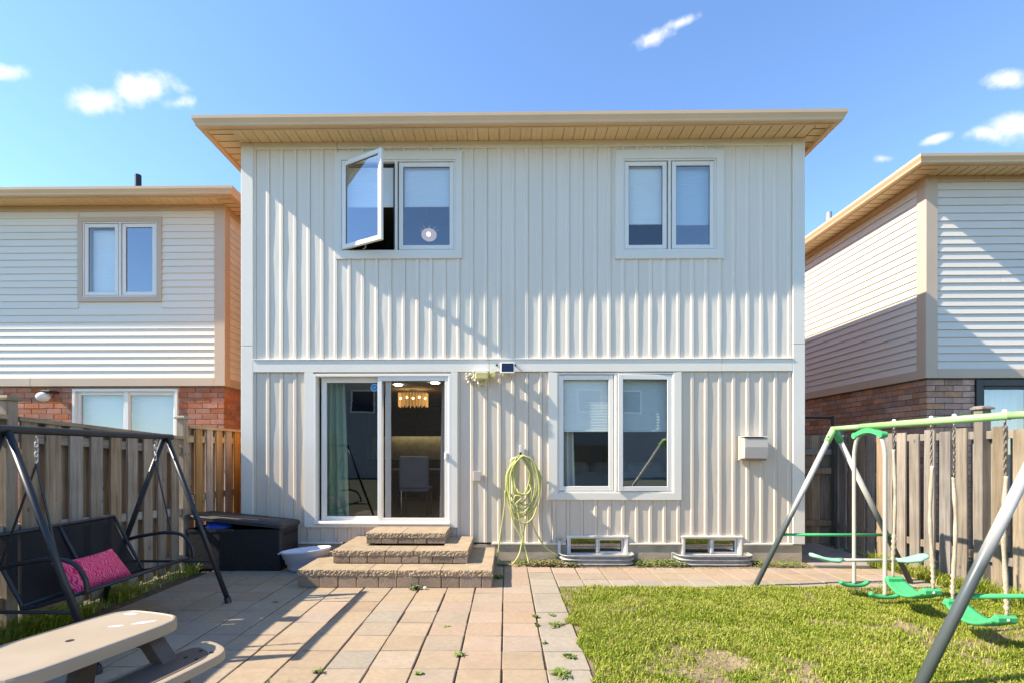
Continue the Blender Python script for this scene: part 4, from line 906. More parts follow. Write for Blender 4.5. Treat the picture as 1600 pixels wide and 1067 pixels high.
# left side fence: shadowbox boards on both faces of the rails
XF = -4.20
lf = thing('wooden_fence', 'weathered grey brown board fence behind the black garden swing', 'fence', (XF, 4.5, 0))
rf = thing('wooden_fence', 'board fence section coloured with warm bounced light running back beside the house past the corner post', 'fence', (XF, 7.2, 0))
bmL = board_meshes('Y', 1.70, .138, 'wood'); bmR = board_meshes('Y', 1.70, .138, 'wood_warm')
FP = .232; POSTS = (1.80, 3.985, 6.175, 8.40)
def ftop(y): return 1.845 if y > 6.2 else 1.795 - (y - 4.07) * .048
for i in range(-10, 19):
    y = 4.068 + i * FP + .069; fa, bms = (lf, bmL) if y < 6.17 else (rf, bmR); top = ftop(y)
    if min(abs(y - q) for q in POSTS) > .085: o = obj('board', rnd.choice(bms), None, fa, (XF + .022, y + rnd.uniform(-.004, .004), .03)); o.scale.z = (top - .03) / 1.70; o.rotation_euler = (rnd.uniform(-.004, .004), 0, 0)
    y2 = y + FP / 2 + .026; fa, bms = (lf, bmL) if y2 < 6.17 else (rf, bmR)
    if min(abs(y2 - q) for q in POSTS) > .085: o = obj('board', rnd.choice(bms), None, fa, (XF - .055, y2 + rnd.uniform(-.006, .006), .03)); o.scale.z = (ftop(y2) - .03) / 1.70; o.scale.y = 1.45
for a, b, fa in ((1.85, 3.935, lf), (4.035, 6.125, lf), (6.225, 8.35, rf)):
    za, zb = ftop(a) + .035, ftop(b) + .035
    for dz, h_, o_, x0, x1 in ((0, .036, 'cap_rail', XF - .075, XF + .062), (-.13, .088, 'rail', XF - .034, XF + .020), (-.92, .088, 'rail', XF - .034, XF + .020), (-1.52, .088, 'rail', XF - .034, XF + .020)):
        mb = MB(); mb.add([(x, y, z) for x in (x0, x1) for y, zt in ((a, za), (b, zb)) for z in (zt + dz - h_, zt + dz)], [(0, 1, 3, 2), (4, 6, 7, 5), (0, 4, 5, 1), (2, 3, 7, 6), (0, 2, 6, 4), (1, 5, 7, 3)]); mb.build(o_, 'wood_y', fa)
for y in POSTS[:3]: post(lf, XF, y, 1.96, 'wood')
# right fence
XR = 5.30
rfe = thing('wooden_fence', 'sun bleached board fence behind the green swing set', 'fence', (XR, 5.5, 0))
bmP = board_meshes('Y', 1.78, .142, 'wood_pale'); bmG = board_meshes('Y', 1.78, .142, 'wood_gate')
for i in range(-12, 8):
    y = 5.40 + i * .2125
    if y < 3.0 or y > 6.75: continue
    if abs(y - 5.40) > .08: o = obj('board', rnd.choice(bmP), None, rfe, (XR - .045, y, .03)); o.scale.z = rnd.uniform(.97, 1.0); o.rotation_euler = (rnd.uniform(-.006, .006), 0, 0)
    o = obj('board', rnd.choice(bmP), None, rfe, (XR + .036, y + .106, .03)); o.scale.z = rnd.uniform(.96, .99)
for i in range(0, 5):
    y = 6.80 + i * .19
    obj('board', rnd.choice(bmG), None, rfe, (XR - .050, y, .03))
for a, b in ((2.9, 5.35), (5.46, 7.68)):
    for z in (1.76, .42): mb = MB(); mb.box(XR - .024, XR + .032, a, b, z - .088, z, .003); mb.build('rail', 'wood_pale', rfe)
post(rfe, XR - .01, 5.405, 2.00, 'wood_pale', w=.1); post(rfe, XR, 2.85, 2.00, 'wood_pale'); post(rfe, XR, 7.72, 1.95, 'wood_pale', cap=False)
# gate in the shade between the houses
gt = thing('wooden_gate', 'dark weathered board gate in the shade between the houses', 'gate', (4.8, 7.74, 0))
bmg = board_meshes('X', 1.72, .135, 'wood_gate')
for i in range(8): obj('board', rnd.choice(bmg), None, gt, (4.24 + i * .142, 7.74, .08))
for z in (1.58, 1.28, .45): mb = MB(); mb.box(4.18, 5.22, 7.695, 7.738, z - .09, z, .003); mb.build('cross_rail', 'wood_gate', gt)
mb = MB(); mb.tube([(4.2, 7.70, 2.09), (5.18, 7.70, 2.09)], .026, 4); mb.tube([(5.19, 7.70, 2.11), (5.19, 7.70, .05)], .028, 4); mb.build('metal_frame', 'black_frame', gt)

# ---------------------------------------------------------------- neighbouring houses
def neighbour(name, label, side, xc, yw, far, gx, m_lap, seed):
    """side -1: house lies to the left (its right corner at xc); +1: to the right"""
    h = thing(name, label, 'house', (xc, yw, 0)); a, b = (far, xc) if side < 0 else (xc, far)
    ye = yw + 9
    return h, a, b, ye
# left neighbour
LY, LX, LF = 8.42, -4.98, -12.2
h2, a, b, ye = neighbour('house', 'cream lap sided house over red brick beyond the left fence', -1, LX, LY, LF, -4.6, 'creamlap', 3)
lwin = (-7.50, -6.17, 4.27, 5.60); lwt = (-7.585, -6.085, 4.185, 5.68); ldoor = (-7.71, -5.82, .45, 2.66)
mb = MB()
for c in grid_cells(a, b - .02, 2.70, 5.9, [lwin]): mb.box(c[0], c[1], LY + .002, LY + .2, c[2], c[3])
mb.box(b - .2, b - .002, LY + .2, ye, 2.7, 5.9); mb.build('wall', 'creamlap', h2)
mb = MB()
for c in grid_cells(a, b - .045, -.3, 2.70, [ldoor]): mb.box(c[0], c[1], LY + .045, LY + .25, c[2], c[3])
mb.box(b - .2, b - .040, LY + .25, ye, -.3, 2.7); mb.build('brick_backing', 'mortar', h2)
add_lap(h2, 'X', a, -5.145, 2.845, 5.79, LY, -1, 'creamlap', [lwt], seed=4)
add_lap(h2, 'Y', LY + .14, ye, 2.845, 5.79, LX, 1, 'creamlap', seed=5, joints=False)
mb = MB(); mb.box(-5.145, LX + .028, LY - .028, LY + .14, 2.70, 5.885, .006); mb.build('corner_trim', 'tantrim', h2)
for c, d in ((a, -7.80), (-7.797, -5.146)): mb = MB(); mb.box(c, d, LY - .024, LY + .01, 5.79, 5.885, .004); mb.build('frieze_board', 'tantrim', h2)
mb = MB(); mb.box(LX, LX + .024, LY + .14, ye, 5.79, 5.885, .004); mb.build('frieze_board', 'tantrim', h2)
for c, d in ((a, -8.44), (-8.437, -5.146)): mb = MB(); mb.box(c, d, LY - .026, LY + .06, 2.70, 2.845, .005); mb.build('band_board', 'tantrim', h2)
mb = MB(); mb.box(LX - .03, LX + .026, LY + .14, ye, 2.70, 2.845, .005); mb.build('band_board', 'tantrim', h2)
add_bricks(h2, 'X', a + 3.2, LX - .02, -.05, 2.69, LY + .035, 'brick_red', [ldoor], seed=6, solo=lambda q, z: z > .9 and q > -9.2)
add_bricks(h2, 'Y', LY + .03, LY + 1.2, .3, 2.69, LX - .04, 'brick_red', seed=7, solo=lambda q, z: z > 1.5, cap=60)
casement(h2, lwin, lwt, [(-7.48, -6.865), (-6.805, -6.19)], LY, .1, 'tantrim', sash_w=.065)
x0, x1, z0, z1 = ldoor
d_ = MB(); frame_rect(d_, x0, x1, z0, z1, .05, LY + .0, LY + .15); d_.box((x0 + x1) / 2 - .035, (x0 + x1) / 2 + .045, LY + .03, LY + .12, z0 + .05, z1 - .05, .004); dn = d_.build('patio_door', 'upvc', h2)
for u0, u1 in ((x0 + .05, (x0 + x1) / 2), ((x0 + x1) / 2, x1 - .05)):
    s_ = MB(); frame_rect(s_, u0, u1, z0 + .05, z1 - .05, .06, LY + .05, LY + .09); s_.build('door_panel', 'upvc', dn); single_pane(u0 + .05, u1 - .05, z0 + .1, z1 - .1, LY + .075).build('pane', 'glass_clear', dn)
mb = MB()
for i in range(66): z = .55 + i * .031; mb.box(x0 + .06, x1 - .06, LY + .16, LY + .185, z, z + .004); 
mb.box(x0 + .06, x1 - .06, LY + .186, LY + .19, .5, 2.6)
tag(mb.build('window_blind', 'shade_cloth'), 'white horizontal blind in the left neighbour patio door', 'window blind')
shade_blind(-7.41, -6.92, 4.37, 5.50, LY + .1, 'white pleated shade in the left half of the left neighbour window')
mb = MB(); mb.box(a + .3, b - .3, LY + .9, LY + .95, .4, 5.8); mb.build('room_walls', 'room', h2)
lx0, ly0 = LX + .30, LY - .35
eaves(h2, [(a - .3, ly0), (lx0, ly0), (lx0, ye)], None)
soffit_strips(h2, 'X', a, LX, ly0 + .006, LY + .02, 5.888); soffit_strips(h2, 'Y', ly0 + .006, ye, LX - .001, lx0 - .006, 5.888)
hip_roof(h2, a - .3, lx0 + .04, ly0 - .04, ye + .3, 6.0)
vp = thing('roof_vent_pipe', 'dark vent pipe above the left neighbour roof edge', 'pipe', (-6.65, 8.9, 6.2)); mb = MB(); mb.lathe([(.055, 6.1), (.055, 6.77), (.048, 6.77), (.048, 6.7)], -6.97, 9.0, 12); mb.build('pipe', 'pipe_dark', vp)
mb = MB(); mb.lathe([(.12, 6.34), (.06, 6.40), (.056, 6.42)], -6.97, 9.0, 12); mb.build('flashing', 'pipe_dark', vp)
wlm = thing('wall_lamp', 'white glass globe wall lamp on the red brick at far left', 'lamp', (-8.05, LY, 2.5))
mb = MB(); mb.sphere((-8.10, LY - .13, 2.50), .10, 16, 10, (1, 1, .85)); mb.build('globe', 'white_plastic', wlm, smooth=True)
mb = MB(); mb.box(-8.12, -7.96, LY - .16, LY + .03, 2.575, 2.615, .008); mb.build('bracket', 'pipe_dark', wlm)

# right neighbour
RY, RX, RFAR = 7.70, 6.66, 12.5
h3, a, b, ye = neighbour('house', 'white lap sided house over brown brick beyond the right fence', 1, RX, RY, RFAR, 6.19, 'whitelap', 5)
rdoor = (7.45, 9.3, .45, 2.68)
mb = MB(); mb.box(a + .02, b, RY + .002, RY + .2, 2.70, 5.9); mb.box(a + .002, a + .2, RY + .2, ye, 2.7, 5.9); mb.build('wall', 'whitelap', h3)
mb = MB()
for c in grid_cells(a + .045, b, -.3, 2.70, [rdoor]): mb.box(c[0], c[1], RY + .045, RY + .25, c[2], c[3])
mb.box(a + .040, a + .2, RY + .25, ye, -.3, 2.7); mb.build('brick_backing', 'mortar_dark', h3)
add_lap(h3, 'X', a + .16, b, 2.845, 5.79, RY, -1, 'whitelap', seed=8)
add_lap(h3, 'Y', RY + .15, ye, 2.845, 5.79, RX, -1, 'whitelap', seed=9, joints=False)
mb = MB(); mb.box(RX - .028, RX + .16, RY - .028, RY + .15, 2.70, 5.885, .006); mb.build('corner_trim', 'tantrim', h3)
mb = MB(); mb.box(RX + .161, 7.55, RY - .024, RY + .01, 5.79, 5.885, .004); mb.build('frieze_board', 'tantrim', h3)
mb = MB(); mb.box(7.553, b, RY - .024, RY + .01, 5.79, 5.885, .004); mb.build('frieze_board', 'tantrim', h3)
mb = MB(); mb.box(RX - .024, RX, RY + .15, ye, 5.79, 5.885, .004); mb.build('frieze_board', 'tantrim', h3)
mb = MB(); mb.box(RX + .161, b, RY - .026, RY + .06, 2.70, 2.845, .005); mb.build('band_board', 'tantrim', h3)
for c, d in ((RY + .15, 8.9), (8.903, ye)): mb = MB(); mb.box(RX - .026, RX + .03, c, d, 2.70, 2.845, .005); mb.build('band_board', 'tantrim', h3)
add_bricks(h3, 'Y', RY + .03, ye - 4.5, .2, 2.69, RX + .04, 'brick_brown', seed=10, solo=lambda q, z: z > 1.1 and q < 11.6, cap=230, length=.28)
add_bricks(h3, 'X', RX + .03, b - 1, .2, 2.69, RY + .035, 'brick_brown', [rdoor], seed=12, solo=lambda q, z: z > .5 and q < 7.5, cap=70, length=.28)
x0, x1, z0, z1 = rdoor
d_ = MB(); frame_rect(d_, x0, x1, z0, z1, .10, RY + .0, RY + .15); d_.box((x0 + x1) / 2 - .05, (x0 + x1) / 2 + .05, RY + .02, RY + .14, z0 + .1, z1 - .1, .004); dn = d_.build('patio_door', 'black_frame', h3)
for u0, u1 in ((x0 + .1, (x0 + x1) / 2 - .05), ((x0 + x1) / 2 + .05, x1 - .1)):
    s_ = MB(); frame_rect(s_, u0, u1, z0 + .1, z1 - .1, .05, RY + .03, RY + .08); s_.build('door_panel', 'black_frame', dn); single_pane(u0 + .045, u1 - .045, z0 + .14, z1 - .14, RY + .06).build('pane', 'glass', dn)
curtain(7.57, 8.34, .5, 2.58, RY + .25, 'pale curtain inside the black framed door of the right neighbour', 'curtain', 6, 0)
mb = MB(); mb.box(a + .4, b - .3, RY + .9, RY + .95, .4, 2.7); mb.build('room_walls', 'room', h3)
rx0, ry0 = RX - .36, RY - .34
eaves(h3, [(rx0, ye), (rx0, ry0), (b + .3, ry0)], None)
soffit_strips(h3, 'X', RX, b, ry0 + .006, RY + .02, 5.888); soffit_strips(h3, 'Y', ry0 + .006, ye, rx0 + .006, RX + .001, 5.888)
hip_roof(h3, rx0 - .04, b + .3, ry0 - .04, ye + .3, 6.0, .30)
vp = thing('roof_vent_pipe', 'grey vent pipe above the right neighbour roof edge', 'pipe', (6.5, 9.75, 6.0)); mb = MB(); mb.lathe([(.05, 6.0), (.05, 6.34), (.043, 6.34), (.043, 6.2)], 6.50, 9.75, 12); mb.build('pipe', 'steel', vp)
mb = MB(); mb.lathe([(.1, 6.09), (.056, 6.13), (.052, 6.15)], 6.50, 9.75, 12); mb.build('flashing', 'pipe_dark', vp)

# yard behind the viewer, mirrored in the glass
bf = thing('wooden_fence', 'board fence at the far end of the yard mirrored in the windows', 'fence', (0, -5, 0))
bmB = board_meshes('X', 1.78, .142, 'wood', n=3)
for i in range(68): obj('board', bmB[i % 3], None, bf, (-4.15 + i * .1435, -5 + rnd.uniform(-.004, .004), .03))
for z in (1.7, .4): mb = MB(); mb.box(-4.2, 5.6, -5.06, -5.022, z - .088, z); mb.build('rail', 'wood_x', bf)
for hx0, hx1, lab in ((-11.5, .6, 'grey sided house mirrored in the patio door glass'), (2.0, 14.5, 'grey sided house mirrored in the lower right window')):
    h4 = thing('house', lab, 'house', ((hx0 + hx1) / 2, -15, 0))
    mb = MB(); mb.box(hx0, hx1, -25, -15, 0, 5.9); mb.build('wall', 'grey_house', h4)
    for k in range(46):
        mb = MB(); z = .15 + k * .125; mb.add([(hx0, -15, z + .12), (hx1, -15, z + .12), (hx1, -14.975, z), (hx0, -14.975, z), (hx0, -15, z - .002), (hx1, -15, z - .002)], [(3, 2, 1, 0), (4, 5, 2, 3)]); mb.build('siding_course', 'grey_house', h4)
    for c in (hx0 + 2.2, hx0 + 7.4):
        mb = MB(); frame_rect(mb, c, c + 1.5, 3.9, 5.3, .09, -14.97, -14.93); w4 = mb.build('window', 'upvc', h4); mb = MB(); mb.box(c + .09, c + 1.41, -14.98, -14.96, 3.99, 5.21); mb.build('pane', 'solar', w4)
    hip_roof(h4, hx0 - .4, hx1 + .4, -25.4, -14.6, 5.95)

# ---------------------------------------------------------------- storage box, ball, basin
bx_ = thing('storage_box', 'black resin deck storage box with lid ajar beside the steps', 'storage box', (-3.5, 6.4, 0))
def rounded(x0, x1, y0, y1, r, n=4):
    out = []
    for cx, cy, s in ((x1 - r, y1 - r, 0), (x0 + r, y1 - r, 90), (x0 + r, y0 + r, 180), (x1 - r, y0 + r, 270)):
        for k in range(n + 1): a = R(s + 90 * k / n); out.append((cx + r * math.cos(a), cy + r * math.sin(a)))
    return out
mb = MB(); mb.prism(rounded(-4.13, -2.90, 6.14, 6.68, .035), 0, .535, c=.008); mb.build('body', 'black_plastic', bx_)
mb = MB()
for z in (.03, .50): mb.prism(rounded(-4.136, -2.894, 6.134, 6.686, .038), z, z + .035)
mb.build('rim', 'black_plastic', bx_)
lid = MB(); lid.prism(rounded(-.64, .64, -.29, .29, .05), 0, .055, c=.014); lid.prism(rounded(-.58, .58, -.24, .24, .05), .05, .066, c=.01)
T = Matrix.Translation((-3.515, 6.415, .60)) @ Matrix.Rotation(R(5.6), 4, 'Y') @ Matrix.Rotation(R(-1.5), 4, 'X')
lid.v = [tuple(T @ Vector(v)) for v in lid.v]; lid.build('lid', 'lid_plastic', bx_)
mb = MB(); mb.box(-3.72, -3.50, 6.118, 6.14, .50, .54, .008); mb.build('latch', 'lid_plastic', bx_)
mb = MB(); mb.box(-2.89, -2.878, 6.25, 6.60, .44, .47, .004); mb.build('side_handle', 'hole', bx_)
mb = MB(); mb.sphere((-3.80, 6.30, .52), .13, 20, 12, (1.3, 1, .95)); tag(mb.build('ball', 'blue', smooth=True), 'blue ball peeking out under the storage box lid', 'ball')
ba = thing('wash_basin', 'white plastic oval basin on the paving between box and steps', 'basin', (-2.55, 6.12, 0))
prof = [(.0, .0), (.20, .0), (.235, .04), (.245, .10), (.262, .105), (.27, .165), (.285, .17), (.30, .235), (.315, .24), (.318, .262), (.305, .262), (.288, .235), (.262, .15), (.23, .05), (.19, .025), (0, .025)]
mb = MB(); mb.lathe(prof, 0, 0, 36, 1.0, .62); T = Matrix.Translation((-2.56, 6.16, .0)) @ Matrix.Rotation(R(-5), 4, 'Y') @ Matrix.Rotation(R(8), 4, 'Z'); mb.v = [tuple(T @ Vector(v) + Vector((0, 0, .018))) for v in mb.v]; mb.build('tub', 'basin', ba, smooth=True)
mb = MB(); mb.box(-.335, -.30, -.05, .05, .235, .25, .004); mb.v = [tuple(T @ Vector(v) + Vector((0, 0, .018))) for v in mb.v]; mb.build('handle', 'basin', ba)

# ---------------------------------------------------------------- black garden swing
sw = thing('garden_swing_frame', 'black tubular A frame of the garden swing by the left fence', 'swing frame', (-3.46, 4.0, 0))
AX, AZ, YN, YFAR = -3.46, 1.672, 3.27, 4.83
mb = MB(); mb.tube([(AX, YN - .09, AZ + .012), (AX, YFAR + .09, AZ + .012)], .029, 14); mb.build('top_beam', 'black_metal', sw, smooth=False)
for y in (YN, YFAR):
    for s in (-1, 1):
        mb = MB(); mb.tube([(AX + .02 * s, y, AZ - .01), (AX + .64 * s, y, .03)], .024, 12); lg = mb.build('leg', 'black_metal', sw, smooth=True)
        mb = MB(); mb.tube([(AX + .632 * s, y, .055), (AX + .645 * s, y, 0)], .031, 12); mb.build('foot_cap', 'black_metal', lg)
    mb = MB(); mb.tube([(AX - .49, y, .42), (AX + .49, y, .42)], .013, 8); mb.build('cross_brace', 'black_metal', sw)
for y in (YN - .09, YFAR + .09): mb = MB(); mb.sphere((AX, y, AZ + .012), .028, 12, 8, (1, .5, 1)); mb.build('end_cap', 'steel', sw, smooth=True)
bn = thing('hanging_bench', 'black mesh sling bench hanging from the garden swing frame', 'bench', (-3.5, 4.0, .4))
ya, yb = 3.52, 4.66
sf, sb, bt = (-3.13, .485), (-3.58, .385), (-3.86, .895)
def sling(p, q, nm, dip):
    n = 10; k = 8; vs = []
    for i in range(n + 1):
        t = i / n
        for j in range(k + 1): u = j / k; vs.append((p[0] + (q[0] - p[0]) * t + dip[0] * math.sin(math.pi * t), ya + (yb - ya) * u, p[1] + (q[1] - p[1]) * t + dip[1] * math.sin(math.pi * t)))
    MB().add(vs, [(i * (k + 1) + j, i * (k + 1) + j + 1, (i + 1) * (k + 1) + j + 1, (i + 1) * (k + 1) + j) for i in range(n) for j in range(k)]).build(nm, 'sling', bn, smooth=True)
sling(sf, sb, 'seat_sling', (0, -.03)); sling(sb, bt, 'back_sling', (-.02, -.01))
for p, nm in ((sf, 'front_rail'), (sb, 'rear_rail'), (bt, 'top_rail')): mb = MB(); mb.tube([(p[0], ya - .015, p[1]), (p[0], yb + .015, p[1])], .016, 10); mb.build(nm, 'black_metal', bn, smooth=True)
for y in (ya - .015, (ya + yb) / 2, yb + .015):
    mb = MB(); mb.tube(catmull([(bt[0], y, bt[1]), (sb[0] - .03, y, sb[1] + .06), (sb[0] + .04, y, sb[1] - .015), (sf[0], y, sf[1])], 6), .014, 8); mb.build('side_tube', 'black_metal', bn, smooth=True)
for y in (ya - .03, yb + .03):
    mb = MB(); mb.tube(catmull([(-3.74, y, .665), (-3.60, y, .70), (-3.36, y, .735), (-3.19, y, .71), (-3.10, y, .60), (-3.08, y, .485)], 8), .017, 8); mb.build('armrest', 'black_metal', bn, smooth=True)
    mb = MB(); mb.tube([(-3.74, y, .665), (AX, y, 1.44)], .008, 6); mb.tube([(-3.30, y, .735), (AX, y, 1.44)], .008, 6); mb.build('suspension_rod', 'black_metal', bn)
    mb = MB()
    for i in range(5):
        T = Matrix.Translation((AX, y, 1.47 + i * .036)) @ Matrix.Rotation(R(90 * (i % 2)), 4, 'Z')
        mb.tube([tuple(T @ Vector((.012 * math.cos(2 * math.pi * k / 10), 0, .024 * math.sin(2 * math.pi * k / 10)))) for k in range(11)], .005, 5)
    mb.build('hook_chain', 'steel', bn)
# pillow
bm = bmesh.new(); bmesh.ops.create_grid(bm, x_segments=20, y_segments=12, size=1); top = [v.co.copy() for v in bm.verts]; fs = [[v.index for v in f.verts] for f in bm.faces]; bm.free()
pl = MB()
def pil(v, s):
    e_ = (1 - abs(v.x) ** 3) * (1 - abs(v.y) ** 3); pin = 1 - .10 * (1 - abs(v.x)) * 0
    return Vector((v.x * .285 * (1 - .06 * (1 - v.y * v.y) * abs(v.x) ** 2), v.y * .16 * (1 - .10 * (1 - v.x * v.x) * abs(v.y) ** 2), s * .065 * max(e_, 0) ** .55))
T = Matrix.Translation((-3.40, 3.93, .545)) @ Matrix.Rotation(R(90), 4, 'Z') @ Matrix.Rotation(R(52), 4, 'X')
pl.add([pil(v, 1) for v in top], fs); pl.add([pil(v, -1) for v in top], [f[::-1] for f in fs])
po = pl.build('throw_pillow', 'pillow', smooth=True); po.matrix_world = T; tag(po, 'bright pink patterned lumbar pillow on the hanging bench', 'pillow')

# ---------------------------------------------------------------- kids picnic table
pt = thing('picnic_table', 'beige plastic picnic table with attached benches at lower left', 'picnic table', (-2.30, 2.50, 0))
TT = Matrix.Translation((-2.30, 2.50, 0)) @ Matrix.Rotation(R(-15.5), 4, 'Z')
def place(mb): mb.v = [tuple(TT @ Vector(v)) for v in mb.v]; return mb
outline = [(-.13, -.47), (.13, -.47), (.215, -.43), (.262, -.33), (.272, 0), (.262, .33), (.215, .43), (.13, .47), (-.13, .47), (-.215, .43), (-.262, .33), (-.272, 0), (-.262, -.33), (-.215, -.43)]
def smooth_poly(o_, n=4):
    k = len(o_); out = []
    for i in range(k):
        a_, b_, c_, d_ = [Vector(o_[(i + j) % k]) for j in (-1, 0, 1, 2)]
        for t in range(n):
            u = t / n; out.append(tuple(.5 * ((2 * b_) + (c_ - a_) * u + (2 * a_ - 5 * b_ + 4 * c_ - d_) * u * u + (3 * b_ - a_ - 3 * c_ + d_) * u ** 3)))
    return out
so_ = smooth_poly(outline)
def shell(poly, z0, z1, c=.012):
    mb = MB(); n = len(poly); lay = [(1.0, z0), (1.0, z1 - c), (1 - c * .6 / .27, z1 - c * .25), (1 - c * 1.4 / .27, z1), (.93, z1 - .001), (.915, z1 - .005)]
    vs = [(x * s, y * (1 - (1 - s) * .58), z) for s, z in lay for x, y in poly]
    fs = [(j * n + i, j * n + (i + 1) % n, (j + 1) * n + (i + 1) % n, (j + 1) * n + i) for j in range(len(lay) - 1) for i in range(n)] + [tuple(range(n - 1, -1, -1)), tuple(range((len(lay) - 1) * n, len(lay) * n))]
    return mb.add(vs, fs)
tt = place(shell(so_, .470, .535)).build('tabletop', 'beige', pt, smooth=False)
mb = MB(); mb.lathe([(.0, .5312), (.019, .5312), (.019, .53)], 0, 0, 14); place(mb).build('umbrella_hole', 'hole', tt)
for u in (-.085, 0.0, .085):
    for s in (-1, 1): mb = MB(); mb.box(u - .004, u + .004, s * .47 - .012, s * .47 + .012, .515, .5362); place(mb).build('edge_notch', 'hole', tt)
mb = MB(); mb.prism(smooth_poly([(-.155, .385), (-.09, .39), (-.085, .42), (-.15, .415)], 3), .5302, .5309); place(mb).build('paper_scrap', 'stain', tt)
mb = MB(); mb.prism(smooth_poly([(.06, .27), (.12, .30), (.15, .36), (.09, .33)], 3), .5302, .5308); mb.prism(smooth_poly([(-.02, .2), (.03, .22), (.04, .25), (-.01, .23)], 3), .5302, .5308); place(mb).build('paint_mark', 'stain', tt)
for s in (-1, 1):
    o_ = [(.24, -.50), (.40, -.50), (.50, -.44), (.525, -.32), (.53, 0), (.525, .36), (.50, .50), (.40, .575), (.24, .585), (.225, .3), (.225, 0), (.225, -.3)]
    o_ = [(x * s, y) for x, y in o_]; o_ = o_ if s > 0 else o_[::-1]
    q = smooth_poly(o_, 3); cx = .375 * s; n = len(q)
    mb = MB(); lay = [(1, .285), (1, .325), (.97, .333), (.90, .335)]; vs = [(cx + (x - cx) * k, y * (1 - (1 - k) * .35), z) for k, z in lay for x, y in q]
    mb.add(vs, [(j * n + i, j * n + (i + 1) % n, (j + 1) * n + (i + 1) % n, (j + 1) * n + i) for j in range(3) for i in range(n)] + [tuple(range(n - 1, -1, -1)), tuple(range(3 * n, 4 * n))]); bo = place(mb).build('bench_seat', 'beige', pt)
    mb = MB(); inner = [(cx + (x - cx) * .72, y * .82) for x, y in q]; mb.prism(inner, .3345, .3375); place(mb).build('bench_inset', 'brown_plastic', bo)
    for dx, dy in ((.07, .46), (.07, .36), (-.01, .46), (-.01, .36)): mb = MB(); mb.lathe([(0, .339), (.011, .339), (.011, .336)], cx + dx * s, dy, 10); place(mb).build('bolt_hole', 'hole', bo)
    for y in (-.30, .30):
        mb = MB(); mb.add([(s * (.13 + a_), y + b_, .49) for a_, b_ in ((-.05, -.045), (.05, -.045), (.05, .045), (-.05, .045))] + [(s * (.36 + a_), y + b_, .25) for a_, b_ in ((-.05, -.045), (.05, -.045), (.05, .045), (-.05, .045))] + [(s * (.42 + a_), y + b_, 0) for a_, b_ in ((-.05, -.05), (.06, -.05), (.06, .05), (-.05, .05))],
                         [(3, 2, 1, 0), (0, 1, 5, 4), (1, 2, 6, 5), (2, 3, 7, 6), (3, 0, 4, 7), (4, 5, 9, 8), (5, 6, 10, 9), (6, 7, 11, 10), (7, 4, 8, 11), (8, 9, 10, 11)]); place(mb).build('leg', 'brown_plastic', pt)
for y in (-.30, .30): mb = MB(); mb.box(-.2, .2, y - .03, y + .03, .40, .485); place(mb).build('underframe', 'brown_plastic', pt)

# ---------------------------------------------------------------- green swing set
gs = thing('swing_set_frame', 'lime green beam swing set frame with white and slate legs on the lawn', 'swing frame', (3.82, 4.5, 0))
BX, BZ, FY, NY = 3.79, 1.80, 5.60, 3.36
mb = MB(); mb.tube([(BX, FY + .02, BZ), (BX, 5.18, BZ)], .026, 14); mb.tube([(BX, 5.18, BZ), (BX, NY + .30, BZ)], .031, 14); mb.tube([(BX, NY + .30, BZ), (BX, NY - .02, BZ)], .028, 14); mb.build('top_beam', 'lime', gs, smooth=True)
for i, y in enumerate((FY, NY)):
    for s in (-1, 1):
        p0, p1 = Vector((BX, y, BZ)), (Vector((BX + .93 * s, y + .06 * s, 0)) if i == 0 else Vector((BX + (1.15 if s < 0 else .95) * s, y - .24, -.01))); d = (p1 - p0).normalized()
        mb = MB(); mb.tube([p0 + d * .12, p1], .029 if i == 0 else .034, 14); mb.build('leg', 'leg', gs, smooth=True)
        mb = MB(); mb.tube([p0 - d * .01, p0 + d * .05, p0 + d * .17], .036, 12); cn = mb.build('corner_socket', 'green' if s > 0 else 'lime', gs, smooth=True)
        mb = MB(); q = p0 + d * .13; mb.sphere((q.x + .03 * s, q.y - .02, q.z + .03), .012, 8, 6); mb.build('bolt', 'white_plastic', cn)
    z = .58; k = .93 * (1 - z / BZ)
    mb = MB(); mb.tube([(BX - k, y - .03, z), (BX + k, y - .03, z)] if i == 0 else [(BX - .775, y - .165, z), (BX + .64, y - .165, z)], .0165, 10); mb.build('cross_bar', 'green', gs, smooth=True)
for y in (4.74, 4.33, 4.11, 3.70): mb = MB(); mb.sphere((BX, y, BZ + .034), .017, 10, 6); mb.build('bolt_cap', 'white_plastic', gs, smooth=True)
gl_ = thing('glider_swing', 'two seat glider with white tubes and pale green seats hanging from the beam', 'glider swing', (BX, 5.06, .2))
ga, gb = 5.23, 4.90
mb = MB(); pts = [(ga + .02 + (gb - ga - .04) * k / 12, BZ - .095 + .05 * math.sin(math.pi * k / 12)) for k in range(13)]; vs = [(BX + dx, y, z + dz) for y, z in pts for dx, dz in ((-.028, -.024), (.028, -.024), (.028, .024), (-.028, .024))]
mb.add(vs, [(k * 4 + q, k * 4 + (q + 1) % 4, k * 4 + 4 + (q + 1) % 4, k * 4 + 4 + q) for k in range(12) for q in range(4)] + [(3, 2, 1, 0), (48, 49, 50, 51)]); br = mb.build('bracket', 'green', gl_)
for y in (ga + .015, gb - .015): mb = MB(); mb.tube([(BX - .032, y, BZ - .095), (BX + .032, y, BZ - .095)], .033, 14); mb.build('pivot_knob', 'green', br, smooth=False)
